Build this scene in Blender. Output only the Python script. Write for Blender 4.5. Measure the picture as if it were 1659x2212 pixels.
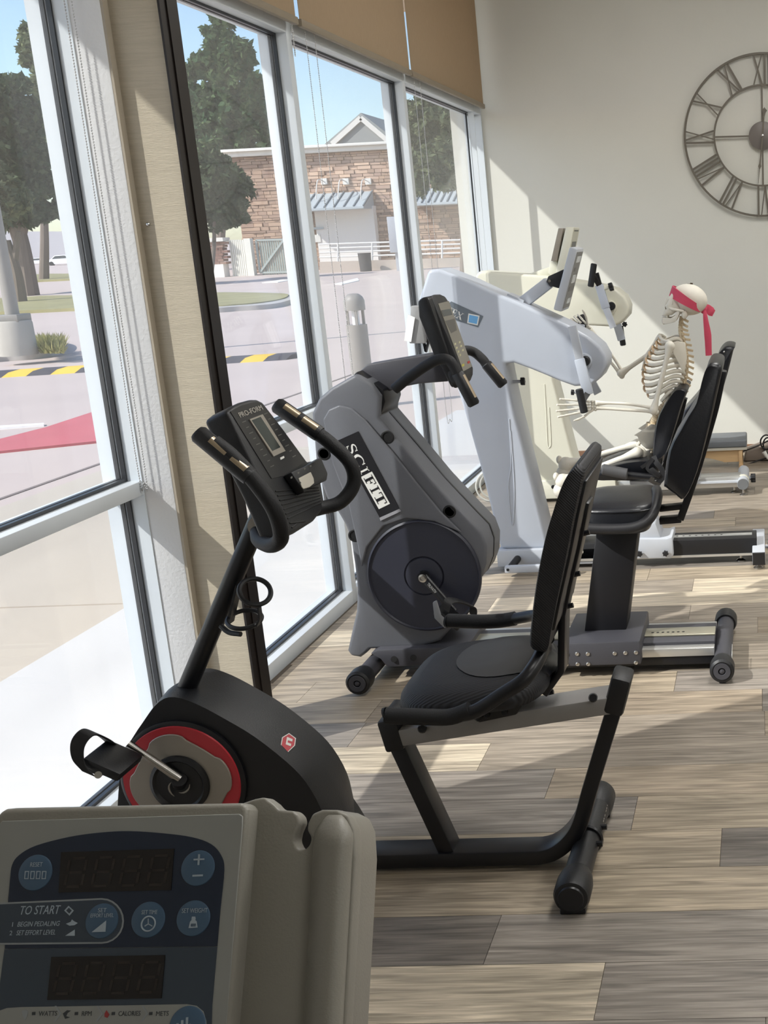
import bpy, bmesh, math, random
import numpy as np
from mathutils import Vector as V, Matrix, Quaternion

random.seed(7)
for _o in list(bpy.data.objects):
    bpy.data.objects.remove(_o, do_unlink=True)
SC = bpy.context.scene
COL = SC.collection

# ------------------------------------------------------------------ camera
F_PX, CX, CY, CAM_H = 2588.48, 1535.78, 1106.0, 1.41
RM = Matrix(((0.998227038921831, 0.03727107409453433, -0.046407389510643764),
             (-0.03671777845445693, -0.22805081200231744, -0.9729566444042852),
             (-0.04684638204517288, 0.9729356063897122, -0.22627797574742955)))
cam = bpy.data.cameras.new('camera')
cam_o = bpy.data.objects.new('camera', cam)
COL.objects.link(cam_o)
cam.sensor_fit = 'VERTICAL'
cam.sensor_height = 36.0
cam.lens = F_PX / 2212.0 * 36.0
cam.shift_x = (829.5 - CX) / 2212.0
cam.clip_start, cam.clip_end = 0.05, 600
rot = Matrix((RM[0], -RM[1], -RM[2])).transposed()
cam_o.matrix_world = Matrix.Translation((0, 0, CAM_H)) @ rot.to_4x4()
SC.camera = cam_o

# ------------------------------------------------------------------ sky, sun, exposure
SUN_D = V((0.81, 0.568, -0.885)).normalized()
w = bpy.data.worlds.new('sky'); SC.world = w; w.use_nodes = True
nt = w.node_tree; nt.nodes.clear()
sky = nt.nodes.new('ShaderNodeTexSky'); sky.sky_type = 'NISHITA'
sky.sun_disc = False
sky.sun_elevation = math.asin(-SUN_D.z)
sky.sun_rotation = math.atan2(-SUN_D.x, -SUN_D.y)
sky.air_density, sky.dust_density, sky.ozone_density = 1.0, 0.8, 1.9
bg = nt.nodes.new('ShaderNodeBackground'); bg.inputs[1].default_value = 0.15
out = nt.nodes.new('ShaderNodeOutputWorld')
nt.links.new(sky.outputs[0], bg.inputs[0]); nt.links.new(bg.outputs[0], out.inputs[0])
sun = bpy.data.lights.new('sun', 'SUN'); sun.energy = 3.1; sun.angle = 0.0093
sun.color = (1.0, 0.975, 0.93)
sun_o = bpy.data.objects.new('sun', sun); COL.objects.link(sun_o)
sun_o.rotation_euler = SUN_D.to_track_quat('-Z', 'Y').to_euler()
sun_o.location = (-20, -15, 25)
FILL_EMIT = 10.5
vs = SC.view_settings
vs.view_transform = 'Standard'; vs.look = 'None'; vs.gamma = 1.0; vs.use_curve_mapping = False
vs.exposure = 0.80

# ------------------------------------------------------------------ helpers: places seen in the photograph
RMT = RM.transposed()
CAM_P = V((0, 0, CAM_H))
def ray(px, py): return RMT @ V(((px - CX) / F_PX, (py - CY) / F_PX, 1.0))
def PY(px, py, y): d = ray(px, py); return CAM_P + d * (y / d.y)
def PZ(px, py, z=0.0): d = ray(px, py); return CAM_P + d * ((z - CAM_H) / d.z)
def PX(px, py, x): d = ray(px, py); return CAM_P + d * (x / d.x)
def PP(px, py, p0, n): d = ray(px, py); return CAM_P + d * ((p0 - CAM_P).dot(n) / d.dot(n))

# ------------------------------------------------------------------ helpers: materials
def lin(r, g, b):
    f = lambda c: c / 12.92 if c <= 0.04045 else ((c + 0.055) / 1.055) ** 2.4
    return (f(r / 255), f(g / 255), f(b / 255), 1)
MATS = {}
def mat(name, col, rough=0.5, metal=0.0, var=0.08, scale=12.0, bump=0.0, bscale=200.0, coat=0.0, stretch=None, spec=0.5):
    if name in MATS: return MATS[name]
    m = bpy.data.materials.new(name); m.use_nodes = True
    n, l = m.node_tree.nodes, m.node_tree.links
    b = n['Principled BSDF']
    c = lin(*col)
    tc = n.new('ShaderNodeTexCoord'); mp = n.new('ShaderNodeMapping')
    if stretch: mp.inputs['Scale'].default_value = stretch
    l.new(tc.outputs['Object'], mp.inputs[0])
    nz = n.new('ShaderNodeTexNoise'); nz.inputs['Scale'].default_value = scale; nz.inputs['Detail'].default_value = 4
    l.new(mp.outputs[0], nz.inputs['Vector'])
    mx = n.new('ShaderNodeMix'); mx.data_type = 'RGBA'
    mx.inputs['A'].default_value = tuple(min(1, x * (1 - var)) for x in c[:3]) + (1,)
    mx.inputs['B'].default_value = tuple(min(1, x * (1 + var)) for x in c[:3]) + (1,)
    l.new(nz.outputs['Fac'], mx.inputs['Factor']); l.new(mx.outputs['Result'], b.inputs['Base Color'])
    b.inputs['Roughness'].default_value = rough; b.inputs['Metallic'].default_value = metal
    b.inputs['Specular IOR Level'].default_value = spec
    if coat: b.inputs['Coat Weight'].default_value = coat
    if bump:
        nb = n.new('ShaderNodeTexNoise'); nb.inputs['Scale'].default_value = bscale; nb.inputs['Detail'].default_value = 3
        l.new(mp.outputs[0], nb.inputs['Vector'])
        bp = n.new('ShaderNodeBump'); bp.inputs['Strength'].default_value = bump; bp.inputs['Distance'].default_value = 0.004
        l.new(nb.outputs['Fac'], bp.inputs['Height']); l.new(bp.outputs[0], b.inputs['Normal'])
    MATS[name] = m
    return m

# ------------------------------------------------------------------ helpers: geometry
def catmull(pts, n=6, closed=False):
    pts = [V(p) for p in pts]; N = len(pts); o = []
    rng = range(N) if closed else range(N - 1)
    for i in rng:
        p1, p2 = pts[i], pts[(i + 1) % N]
        p0 = pts[i - 1] if (closed or i > 0) else p1 * 2 - p2
        p3 = pts[(i + 2) % N] if (closed or i + 2 < N) else p2 * 2 - p1
        for k in range(n):
            t = k / n
            o.append(0.5 * ((2 * p1) + (p2 - p0) * t + (2 * p0 - 5 * p1 + 4 * p2 - p3) * t * t + (3 * p1 - p0 - 3 * p2 + p3) * t ** 3))
    if not closed: o.append(pts[-1])
    return o

class G:
    def __init__(s): s.v = []; s.f = []
    def add(s, vs_, fs): o = len(s.v); s.v += [V(a) for a in vs_]; s.f += [tuple(i + o for i in f) for f in fs]; return s
    def loft(s, rings, cap=True, close=False):
        n = len(rings[0]); vs_ = [p for r in rings for p in r]; fs = []
        m = len(rings)
        for i in range(m if close else m - 1):
            a, b = i * n, ((i + 1) % m) * n
            for k in range(n): fs.append((a + k, a + (k + 1) % n, b + (k + 1) % n, b + k))
        if cap and not close: fs += [tuple(range(n))[::-1], tuple(range((m - 1) * n, m * n))]
        return s.add(vs_, fs)
    def prism(s, poly, vec): vec = V(vec); return s.loft([[V(p) for p in poly], [V(p) + vec for p in poly]])
    def box(s, c, size, R=None):
        c = V(c); hx, hy, hz = size[0] / 2, size[1] / 2, size[2] / 2
        q = [V((x, y, z)) for z in (-hz, hz) for x, y in ((-hx, -hy), (hx, -hy), (hx, hy), (-hx, hy))]
        if R is not None: q = [R @ p for p in q]
        return s.add([p + c for p in q], [(3, 2, 1, 0), (4, 5, 6, 7), (0, 1, 5, 4), (1, 2, 6, 5), (2, 3, 7, 6), (3, 0, 4, 7)])
    def bb(s, x0, x1, y0, y1, z0, z1): return s.box(((x0 + x1) / 2, (y0 + y1) / 2, (z0 + z1) / 2), (abs(x1 - x0), abs(y1 - y0), abs(z1 - z0)))
    def tube(s, path, r, n=12, closed=False, flat=None, cap=True):
        path = [V(p) for p in path]; N = len(path)
        rs = r if isinstance(r, (list, tuple)) else [r] * N
        t = []
        for i in range(N):
            a = path[i - 1] if (i > 0 or closed) else path[i]
            b = path[(i + 1) % N] if (i < N - 1 or closed) else path[i]
            d = (b - a); t.append(d.normalized() if d.length > 1e-9 else V((0, 0, 1)))
        up = V((0, 0, 1)) if abs(t[0].z) < 0.9 else V((0, 1, 0))
        if flat: up = V(flat[0])
        u = (up - t[0] * up.dot(t[0])).normalized(); rings = []
        for i in range(N):
            if flat: u = V(flat[0])
            u = (u - t[i] * u.dot(t[i])).normalized(); w_ = t[i].cross(u)
            k = flat[1] if flat else 1.0
            rings.append([path[i] + (u * math.cos(a) * k + w_ * math.sin(a)) * rs[i] for a in (2 * math.pi * j / n for j in range(n))])
        return s.loft(rings, cap=cap, close=closed)
    def bar(s, path, wx, wz, side):
        # rectangular section swept along path; wx across 'side', wz the other way
        path = [V(p) for p in path]; N = len(path); side = V(side).normalized(); rings = []
        for i in range(N):
            a = path[max(0, i - 1)]; b = path[min(N - 1, i + 1)]
            t = (b - a).normalized(); q = t.cross(side).normalized()
            rings.append([path[i] + side * (sx * wx / 2) + q * (sz * wz / 2) for sx, sz in ((-1, -1), (1, -1), (1, 1), (-1, 1))])
        return s.loft(rings)
    def cyl(s, p0, p1, r0, r1=None, n=20): return s.tube([p0, p1], [r0, r0 if r1 is None else r1], n)
    def sph(s, c, r, nu=14, nv=9, R=None):
        c = V(c); r = V(r) if not isinstance(r, (int, float)) else V((r, r, r)); vs_ = []; fs = []
        for i in range(nv + 1):
            th = math.pi * i / nv
            for j in range(nu):
                ph = 2 * math.pi * j / nu
                p = V((r.x * math.sin(th) * math.cos(ph), r.y * math.sin(th) * math.sin(ph), r.z * math.cos(th)))
                vs_.append(c + (R @ p if R is not None else p))
        for i in range(nv):
            for j in range(nu): fs.append((i * nu + j, (i + 1) * nu + j, (i + 1) * nu + (j + 1) % nu, i * nu + (j + 1) % nu))
        return s.add(vs_, fs)
    def lathe(s, prof, o, axis, n=24):
        # prof: (radius, along axis)
        o = V(o); axis = V(axis).normalized(); u = axis.orthogonal().normalized(); w_ = axis.cross(u)
        return s.loft([[o + axis * h + (u * math.cos(a) + w_ * math.sin(a)) * max(r, 1e-5) for a in (2 * math.pi * j / n for j in range(n))] for r, h in prof])
    def ring(s, o, axis, R, r, n=48, m=8, a0=0, a1=2 * math.pi, u=None):
        o = V(o); axis = V(axis).normalized(); u = axis.orthogonal().normalized() if u is None else V(u); w_ = axis.cross(u)
        full = abs(a1 - a0 - 2 * math.pi) < 1e-6
        k = n if full else n + 1
        return s.tube([o + (u * math.cos(a) + w_ * math.sin(a)) * R for a in (a0 + (a1 - a0) * j / n for j in range(k))], r, m, closed=full)

def root(name, label, cat, loc, group=None, kind=None):
    o = bpy.data.objects.new(name, None); COL.objects.link(o); o.location = loc
    o.empty_display_size = 0.1
    if label: o['label'] = label
    if cat: o['category'] = cat
    if group: o['group'] = group
    if kind: o['kind'] = kind
    return o
def wloc(o):
    p = V((0, 0, 0))
    while o is not None: p += o.location; o = o.parent
    return p
def obj(name, g, m, parent=None, bevel=0.0, seg=2, angle=38, label=None, cat=None, group=None, kind=None, smooth=True, bang=30):
    me = bpy.data.meshes.new(name)
    if parent is not None: off = wloc(parent)
    else:
        xs = [p.x for p in g.v]; ys = [p.y for p in g.v]; zs = [p.z for p in g.v]
        off = V(((min(xs) + max(xs)) / 2, (min(ys) + max(ys)) / 2, min(zs)))
    me.from_pydata([tuple(p - off) for p in g.v], [], g.f)
    bm = bmesh.new(); bm.from_mesh(me)
    bmesh.ops.remove_doubles(bm, verts=bm.verts, dist=1e-6)
    bmesh.ops.recalc_face_normals(bm, faces=bm.faces)
    if bevel:
        es = [e for e in bm.edges if len(e.link_faces) == 2 and e.calc_face_angle(0) > math.radians(bang)]
        bmesh.ops.bevel(bm, geom=es, offset=bevel, segments=seg, profile=0.5, affect='EDGES', clamp_overlap=True)
    bm.to_mesh(me); bm.free()
    if smooth:
        me.shade_smooth(); me.set_sharp_from_angle(angle=math.radians(angle))
    me.materials.append(m)
    o = bpy.data.objects.new(name, me); COL.objects.link(o)
    if parent is not None: o.parent = parent
    else: o.location = off
    if label: o['label'] = label
    if cat: o['category'] = cat
    if group: o['group'] = group
    if kind: o['kind'] = kind
    return o
def text_g(body, size, o, xd, yd, depth=0.0006, shear=0.0, sx=1.0, center=False):
    cu = bpy.data.curves.new('lettering', 'FONT'); cu.body = body; cu.size = size; cu.extrude = depth
    cu.shear = shear; cu.resolution_u = 3
    if center: cu.align_x = 'CENTER'
    t = bpy.data.objects.new('lettering', cu); COL.objects.link(t)
    bpy.context.view_layer.update()
    me = bpy.data.meshes.new_from_object(t.evaluated_get(bpy.context.evaluated_depsgraph_get()))
    o = V(o); xd = V(xd).normalized(); yd = V(yd).normalized(); nd = xd.cross(yd)
    g = G(); g.add([o + xd * (v.co.x * sx) + yd * v.co.y + nd * v.co.z for v in me.vertices], [tuple(p.vertices) for p in me.polygons])
    bpy.data.objects.remove(t); bpy.data.curves.remove(cu); bpy.data.meshes.remove(me)
    return g
X1, Y1, Z1 = V((1, 0, 0)), V((0, 1, 0)), V((0, 0, 1))
# ================================================================== THE ROOM
XW, YB, ZC = -1.71, 7.88, 3.30
YF0, XR, YR = 2.24, 5.2, -2.6
wall_m = mat('painted plaster', (211, 210, 202), 0.75, var=0.03, scale=3, bump=0.12, bscale=60)
plaster_m = mat('textured white plaster', (212, 212, 212), 0.8, var=0.03, bump=0.3, bscale=110)
alu_m = mat('white aluminium', (206, 212, 217), 0.42, var=0.03)
gasket_m = mat('dark rubber gasket', (38, 40, 44), 0.35)
bronze_m = mat('dark bronze trim', (34, 28, 25), 0.45, metal=0.3)
ceil_m = mat('ceiling paint', (232, 230, 224), 0.85, var=0.03)
trimwood_m = mat('brown wood base trim', (130, 98, 76), 0.6, var=0.2, stretch=(1, 6, 6))

def glass_mat():
    m = bpy.data.materials.new('window glass'); m.use_nodes = True
    n, l = m.node_tree.nodes, m.node_tree.links; n.clear()
    o = n.new('ShaderNodeOutputMaterial')
    tr = n.new('ShaderNodeBsdfTransparent'); tr.inputs[0].default_value = (0.95, 0.96, 0.96, 1)
    gl = n.new('ShaderNodeBsdfGlossy'); gl.inputs['Roughness'].default_value = 0.02; gl.inputs[0].default_value = (0.9, 0.9, 0.9, 1)
    df = n.new('ShaderNodeBsdfDiffuse'); df.inputs[0].default_value = (0.85, 0.85, 0.87, 1)
    ge = n.new('ShaderNodeNewGeometry'); dt = n.new('ShaderNodeVectorMath'); dt.operation = 'DOT_PRODUCT'
    l.new(ge.outputs['Normal'], dt.inputs[0]); l.new(ge.outputs['Incoming'], dt.inputs[1])
    def mth(op, a, b=0.0):
        q = n.new('ShaderNodeMath'); q.operation = op; q.use_clamp = False
        for i_, x_ in enumerate((a, b)):
            if isinstance(x_, (int, float)): q.inputs[i_].default_value = x_
            else: l.new(x_, q.inputs[i_])
        return q.outputs[0]
    sch = mth('ADD', mth('MULTIPLY', mth('POWER', mth('SUBTRACT', 1.0, mth('ABSOLUTE', dt.outputs['Value'])), 5.0), 0.55), 0.022)
    nz = n.new('ShaderNodeTexNoise'); nz.inputs['Scale'].default_value = 1.6; nz.inputs['Detail'].default_value = 6
    tc = n.new('ShaderNodeTexCoord'); l.new(tc.outputs['Object'], nz.inputs['Vector'])
    mr = n.new('ShaderNodeMapRange'); mr.inputs['To Min'].default_value = 0.03; mr.inputs['To Max'].default_value = 0.11
    l.new(nz.outputs['Fac'], mr.inputs['Value'])
    m1 = n.new('ShaderNodeMixShader'); m2 = n.new('ShaderNodeMixShader')
    l.new(mr.outputs[0], m1.inputs[0]); l.new(tr.outputs[0], m1.inputs[1]); l.new(df.outputs[0], m1.inputs[2])
    l.new(sch, m2.inputs[0]); l.new(m1.outputs[0], m2.inputs[1]); l.new(gl.outputs[0], m2.inputs[2])
    l.new(m2.outputs[0], o.inputs[0])
    return m
glass_m = glass_mat()

# floor: a slab with every plank laid on it as a piece of its own
def plank_mat():
    m = bpy.data.materials.new('vinyl wood plank'); m.use_nodes = True
    n, l = m.node_tree.nodes, m.node_tree.links; b = n['Principled BSDF']
    oi = n.new('ShaderNodeObjectInfo'); tc = n.new('ShaderNodeTexCoord')
    ad = n.new('ShaderNodeVectorMath'); ad.operation = 'ADD'
    rv = n.new('ShaderNodeVectorMath'); rv.operation = 'SCALE'; rv.inputs[0].default_value = (7.1, 13.7, 3.3)
    l.new(oi.outputs['Random'], rv.inputs['Scale']); l.new(tc.outputs['Object'], ad.inputs[0]); l.new(rv.outputs[0], ad.inputs[1])
    def noise(sc, scl, det, dist):
        mp = n.new('ShaderNodeMapping'); mp.inputs['Scale'].default_value = sc; l.new(ad.outputs[0], mp.inputs[0])
        z = n.new('ShaderNodeTexNoise'); z.inputs['Scale'].default_value = scl; z.inputs['Detail'].default_value = det; z.inputs['Distortion'].default_value = dist
        l.new(mp.outputs[0], z.inputs['Vector']); return z
    a = noise((1.1, 15, 1), 2.6, 8, 1.3); c = noise((2.2, 60, 1), 3.0, 6, 0.4); d = noise((0.6, 3.5, 1), 2.0, 4, 1.0)
    def ramp(z, p0, v0, p1, v1):
        r = n.new('ShaderNodeValToRGB'); e = r.color_ramp.elements
        e[0].position, e[1].position = p0, p1; e[0].color = (v0, v0, v0, 1); e[1].color = (v1, v1, v1, 1); l.new(z.outputs['Fac'], r.inputs[0]); return r
    ra, rc, rd = ramp(a, 0.32, 0.60, 0.66, 1.28), ramp(c, 0.35, 0.78, 0.65, 1.14), ramp(d, 0.3, 0.82, 0.7, 1.12)
    x = oi.outputs['Color']
    for r in (ra, rc, rd):
        mm = n.new('ShaderNodeMix'); mm.data_type = 'RGBA'; mm.blend_type = 'MULTIPLY'; mm.inputs['Factor'].default_value = 1.0
        mm.clamp_result = False
        l.new(x, mm.inputs['A']); l.new(r.outputs[0], mm.inputs['B']); x = mm.outputs['Result']
    l.new(x, b.inputs['Base Color'])
    b.inputs['Roughness'].default_value = 0.42; b.inputs['Specular IOR Level'].default_value = 0.35
    bp = n.new('ShaderNodeBump'); bp.inputs['Strength'].default_value = 0.25; bp.inputs['Distance'].default_value = 0.002
    l.new(c.outputs['Fac'], bp.inputs['Height']); l.new(bp.outputs[0], b.inputs['Normal'])
    return m
plank_m = plank_mat()
joint_m = mat('dark floor joint', (88, 78, 68), 0.7)
floor = obj('floor', G().bb(XW, XR, YR, YB, -0.12, -0.0035), joint_m, kind='structure')
LIGHT, BEIGE, TAN, GREY, DARK, MID = (196, 183, 162), (170, 156, 136), (157, 143, 125), (143, 135, 126), (122, 115, 107), (152, 141, 127)
PW = 0.181
rows = {0: [(-0.356, LIGHT, GREY)], 1: [(-0.604, DARK, GREY)], 2: [(-1.1, TAN, BEIGE)], 3: [(-0.138, BEIGE, DARK)], 4: [(-0.361, GREY, BEIGE)],
        5: [(-0.606, GREY, TAN)], 6: [(-0.825, LIGHT, MID)], 7: [(-1.25, GREY, MID)], 15: [(-0.317, MID, LIGHT)], 12: [(-0.05, MID, TAN)], 11: [(-0.2, GREY, MID)]}
pal = [BEIGE, TAN, GREY, MID, MID, GREY, LIGHT, BEIGE, MID]
rp = random.Random(3)
plank_mesh = {}
def plank(x0, x1, y0, col):
    x0, x1 = max(x0, XW + 0.012), min(x1, 2.2)
    if x1 - x0 < 0.02: return
    L = round(x1 - x0, 3)
    if L not in plank_mesh:
        g = G().bb(-L / 2 + 0.0007, L / 2 - 0.0007, -PW / 2 + 0.0007, PW / 2 - 0.0007, -0.0035, 0.0)
        me = bpy.data.meshes.new('plank'); me.from_pydata([tuple(p) for p in g.v], [], g.f); me.materials.append(plank_m); plank_mesh[L] = me
    o = bpy.data.objects.new('plank', plank_mesh[L]); COL.objects.link(o); o.parent = floor
    o.location = V(((x0 + x1) / 2, y0 + PW / 2, 0)) - wloc(floor)
    k = rp.uniform(0.92, 1.08); c = lin(*col); o.color = (c[0] * k, c[1] * k, c[2] * k, 1)
for r in range(-3, 34):
    y0 = 1.939 + PW * r
    if y0 + PW > YB + 0.01: break
    if r in rows:
        jx, ca, cb = rows[r][0]
        plank(jx - 1.22, jx, y0, ca); plank(jx, jx + 1.22, y0, cb)
        plank(jx - 2.44, jx - 1.22, y0, rp.choice(pal)); plank(jx + 1.22, jx + 2.44, y0, rp.choice(pal))
    else:
        x = XW - rp.uniform(0, 1.2)
        while x < 1.5:
            plank(x, x + 1.22, y0, rp.choice(pal)); x += 1.22

obj('wall_back', G().bb(XW - 0.2, XR, YB, YB + 0.15, -0.12, ZC + 0.1), wall_m, kind='structure')
obj('baseboard_back', G().bb(XW + 0.001, XR, YB - 0.012, YB, 0, 0.032), trimwood_m, kind='structure')
obj('wall_right', G().bb(XR, XR + 0.15, YR, YB + 0.15, -0.12, ZC + 0.1), wall_m, kind='structure')
obj('wall_rear', G().bb(XW - 0.2, XR + 0.15, YR - 0.15, YR, -0.12, ZC + 0.1), wall_m, kind='structure')
obj('wall_left', G().bb(XW - 0.15, XW, YR, YF0, -0.12, ZC + 0.1), plaster_m, kind='structure')
obj('ceiling', G().bb(XW - 0.2, XR + 0.15, YR - 0.15, YB + 0.15, ZC, ZC + 0.12), ceil_m, kind='structure')

# pier between the near window and the next one
YP = 3.165
pier = root('wall_pier', None, None, (-1.58, YP, 0), kind='structure')
obj('plaster_face', G().bb(-1.80, -1.628, YP, YP + 0.12, -0.0, ZC), plaster_m, pier, bevel=0.004)
def weave_mat():
    m = mat('woven wall fabric', (186, 176, 157), 0.9, var=0.17, scale=7, bump=0.5, bscale=34, stretch=(1.2, 1, 26))
    return m
obj('fabric_panel', G().bb(-1.628, -1.492, YP + 0.028, YP + 0.12, 0, ZC), weave_mat(), pier)
obj('corner_trim', G().bb(-1.492, -1.486, YP + 0.022, YP + 0.122, 0, ZC).bb(-1.488, -1.482, YP + 0.055, YP + 0.065, 0, ZC), bronze_m, pier)
obj('edge_bead', G().bb(-1.634, -1.622, YP + 0.002, YP + 0.03, 0, ZC), mat('tan edge bead', (158, 148, 132), 0.7), pier)
sp_ = PY(320, 485, YP + 0.028)
obj('screw', G().lathe([(0.0055, 0), (0.0055, 0.003), (0.003, 0.006), (0.0, 0.0065)], (sp_.x, YP + 0.028, sp_.z), (0, -1, 0), 14), mat('steel', (190, 190, 188), 0.25, metal=1.0), pier)

# windows: white aluminium frames, dark gaskets, clear panes
GX = -1.765
Z_S, Z_M0, Z_M1, Z_H0, Z_H1, Z_T = 0.052, 0.782, 0.822, 2.205, 2.255, 3.05
mull = [4.655, 6.145, 7.66]
wins = [(YF0, YP), (YP + 0.12, 4.655), (4.705, 6.145), (6.195, YB - 0.02)]
for i, (ya, yb) in enumerate(wins):
    wr = root('window_%d' % (i + 1), None, None, (XW - 0.055, (ya + yb) / 2, 0), kind='structure')
    x0, x1 = XW - 0.11, XW
    obj('sill_rail', G().bb(x0, x1, ya, yb, -0.02, Z_S), alu_m, wr, bevel=0.003)
    obj('mid_rail', G().bb(x0, x1, ya, yb, Z_M0, Z_M1), alu_m, wr, bevel=0.003)
    obj('head_rail', G().bb(x0, x1, ya, yb, Z_H0, Z_H1), alu_m, wr, bevel=0.003)
    obj('top_rail', G().bb(x0, x1, ya, yb, Z_T, Z_T + 0.05), alu_m, wr, bevel=0.003)
    for z0, z1, nm in ((Z_S, Z_M0, 'lower_pane'), (Z_M1, Z_H0, 'upper_pane'), (Z_H1, Z_T, 'top_pane')):
        obj(nm, G().bb(GX - 0.003, GX + 0.003, ya, yb, z0, z1), glass_m, wr, smooth=False)
        g = G(); t = 0.009
        for s_ in (-1, 1):
            xa, xb = (GX + 0.003, GX + 0.015) if s_ > 0 else (GX - 0.014, GX - 0.003)
            g.bb(xa, xb, ya, ya + t, z0, z1); g.bb(xa, xb, yb - t, yb, z0, z1) if i < 3 else (g.bb(GX + 0.003, GX + 0.012, 7.656, 7.664, z0, z1) if s_ > 0 else None)
            g.bb(xa, xb, ya + t, yb - t, z0, z0 + t); g.bb(xa, xb, ya + t, yb - t, z1 - t, z1)
        obj('gasket', g, gasket_m, wr)
    if i == 0: obj('jamb', G().bb(x0, x1, yb - 0.003, yb + 0.02, 0, Z_T), alu_m, wr)
    if i == 3: obj('mullion', G().bb(XW - 0.036, x1, 7.664, 7.671, -0.02, ZC), alu_m, wr)
    if i == 3: obj('jamb', G().bb(x0, x1, YB - 0.02, YB, -0.02, ZC), alu_m, wr)
    if i in (1, 2): obj('mullion', G().bb(x0, x1, yb, yb + 0.05, -0.02, ZC), alu_m, wr, bevel=0.003)
    if i == 1: obj('jamb', G().bb(x0, x1, ya - 0.02, ya + 0.04, -0.02, ZC), alu_m, wr, bevel=0.003)
    obj('transom_panel', G().bb(x0, x1 + 0.0, ya, yb, Z_T + 0.05, ZC), alu_m, wr)
obj('trim_1', G().bb(XW - 0.11 - 0.951, XW - 0.11, -3, 9.5, 3.13, 3.30), mat('tan canopy soffit', (206, 186, 158), 0.8), kind='structure')

# ceiling panels added out of view as fill to brighten the room
em = bpy.data.materials.new('fill panel glow'); em.use_nodes = True
en = em.node_tree.nodes['Principled BSDF']; en.inputs['Base Color'].default_value = (0.9, 0.9, 0.88, 1)
en.inputs['Emission Color'].default_value = (1.0, 0.985, 0.955, 1); en.inputs['Emission Strength'].default_value = FILL_EMIT
nb = 0
for lx in (0.4, 3.0):
    for ly, nm in (((-0.6, 'behind the camera'),) if lx > 1 else ()) + ((2.7, 'mid room'), (5.5, 'near the clock wall')):
        side = 'nearer the windows' if lx < 1 else 'away from the windows'
        lr = root('added_fill_light', 'white added fill light panel %s, %s' % (nm, side), 'added fill light', (lx, ly, ZC - 0.05), 'added fill light panels')
        obj('housing', G().bb(lx - 0.32, lx + 0.32, ly - 0.62, ly + 0.62, ZC - 0.04, ZC), alu_m, lr, bevel=0.004)
        obj('diffuser', G().bb(lx - 0.29, lx + 0.29, ly - 0.59, ly + 0.59, ZC - 0.05, ZC - 0.04), em, lr)

# roller shades with bead chains
def shade_mat():
    m = bpy.data.materials.new('tan solar shade cloth'); m.use_nodes = True
    n, l = m.node_tree.nodes, m.node_tree.links; n.clear(); o = n.new('ShaderNodeOutputMaterial')
    tc = n.new('ShaderNodeTexCoord'); nz = n.new('ShaderNodeTexNoise'); nz.inputs['Scale'].default_value = 60; nz.inputs['Detail'].default_value = 3
    mp = n.new('ShaderNodeMapping'); mp.inputs['Scale'].default_value = (1, 3, 0.4); l.new(tc.outputs['Object'], mp.inputs[0]); l.new(mp.outputs[0], nz.inputs['Vector'])
    mx = n.new('ShaderNodeMix'); mx.data_type = 'RGBA'; mx.inputs['A'].default_value = lin(186, 166, 140); mx.inputs['B'].default_value = lin(200, 180, 154)
    l.new(nz.outputs['Fac'], mx.inputs['Factor'])
    d = n.new('ShaderNodeBsdfDiffuse'); t = n.new('ShaderNodeBsdfTranslucent'); ms = n.new('ShaderNodeMixShader'); ms.inputs[0].default_value = 0.45
    l.new(mx.outputs['Result'], d.inputs[0]); l.new(mx.outputs['Result'], t.inputs[0]); l.new(d.outputs[0], ms.inputs[1]); l.new(t.outputs[0], ms.inputs[2]); l.new(ms.outputs[0], o.inputs[0])
    return m
shade_m = shade_mat()
hem_m = mat('tan shade hem bar', (138, 126, 108), 0.55)
chain_m = mat('steel bead chain', (205, 205, 205), 0.3, metal=0.9)
SXP = XW + 0.035
def bead_chain(name, pts, parent, step=0.0068, rb=0.0029):
    # beads along a loop: joined into one part, they cannot be picked apart
    path = catmull(pts, 40); g = G(); acc = 0.0; last = path[0]
    t = [(1, 0, 0), (0, 1, 0), (0, 0, 1), (-1, 0, 0), (0, -1, 0), (0, 0, -1)]
    fs = [(0, 1, 2), (1, 3, 2), (3, 4, 2), (4, 0, 2), (1, 0, 5), (3, 1, 5), (4, 3, 5), (0, 4, 5)]
    for p in path:
        seg_ = (p - last).length
        while acc + seg_ >= step:
            k = (step - acc) / seg_; last = last.lerp(p, k); seg_ = (p - last).length; acc = 0.0
            g.add([last + V(a) * rb for a in t], fs)
        acc += seg_; last = p
    g.tube(path[::4], 0.0007, 4)
    return obj(name, g, chain_m, parent, kind='stuff', angle=80)
shades = [(2.30, 3.14, 'behind the white plaster edge of the near window'), (3.50, 4.672, 'above the window with the tall conifer view'),
          (4.712, 6.168, 'above the window with the gabled building view'), (6.20, 7.80, 'above the last window beside the clock wall')]
chA, chB, chz = PY(138, 0, 3.146), PY(154, 0, 3.146), PY(305, 1043, 3.146).z
chains = {0: (XW + 0.05, 3.11, 3.14, 0.87), 1: (XW + 0.012, 4.684, 4.694, 1.6), 2: (XW + 0.02, 4.80, 4.90, 0.46), 3: (XW + 0.02, 6.29, 6.40, 0.5)}
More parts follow.
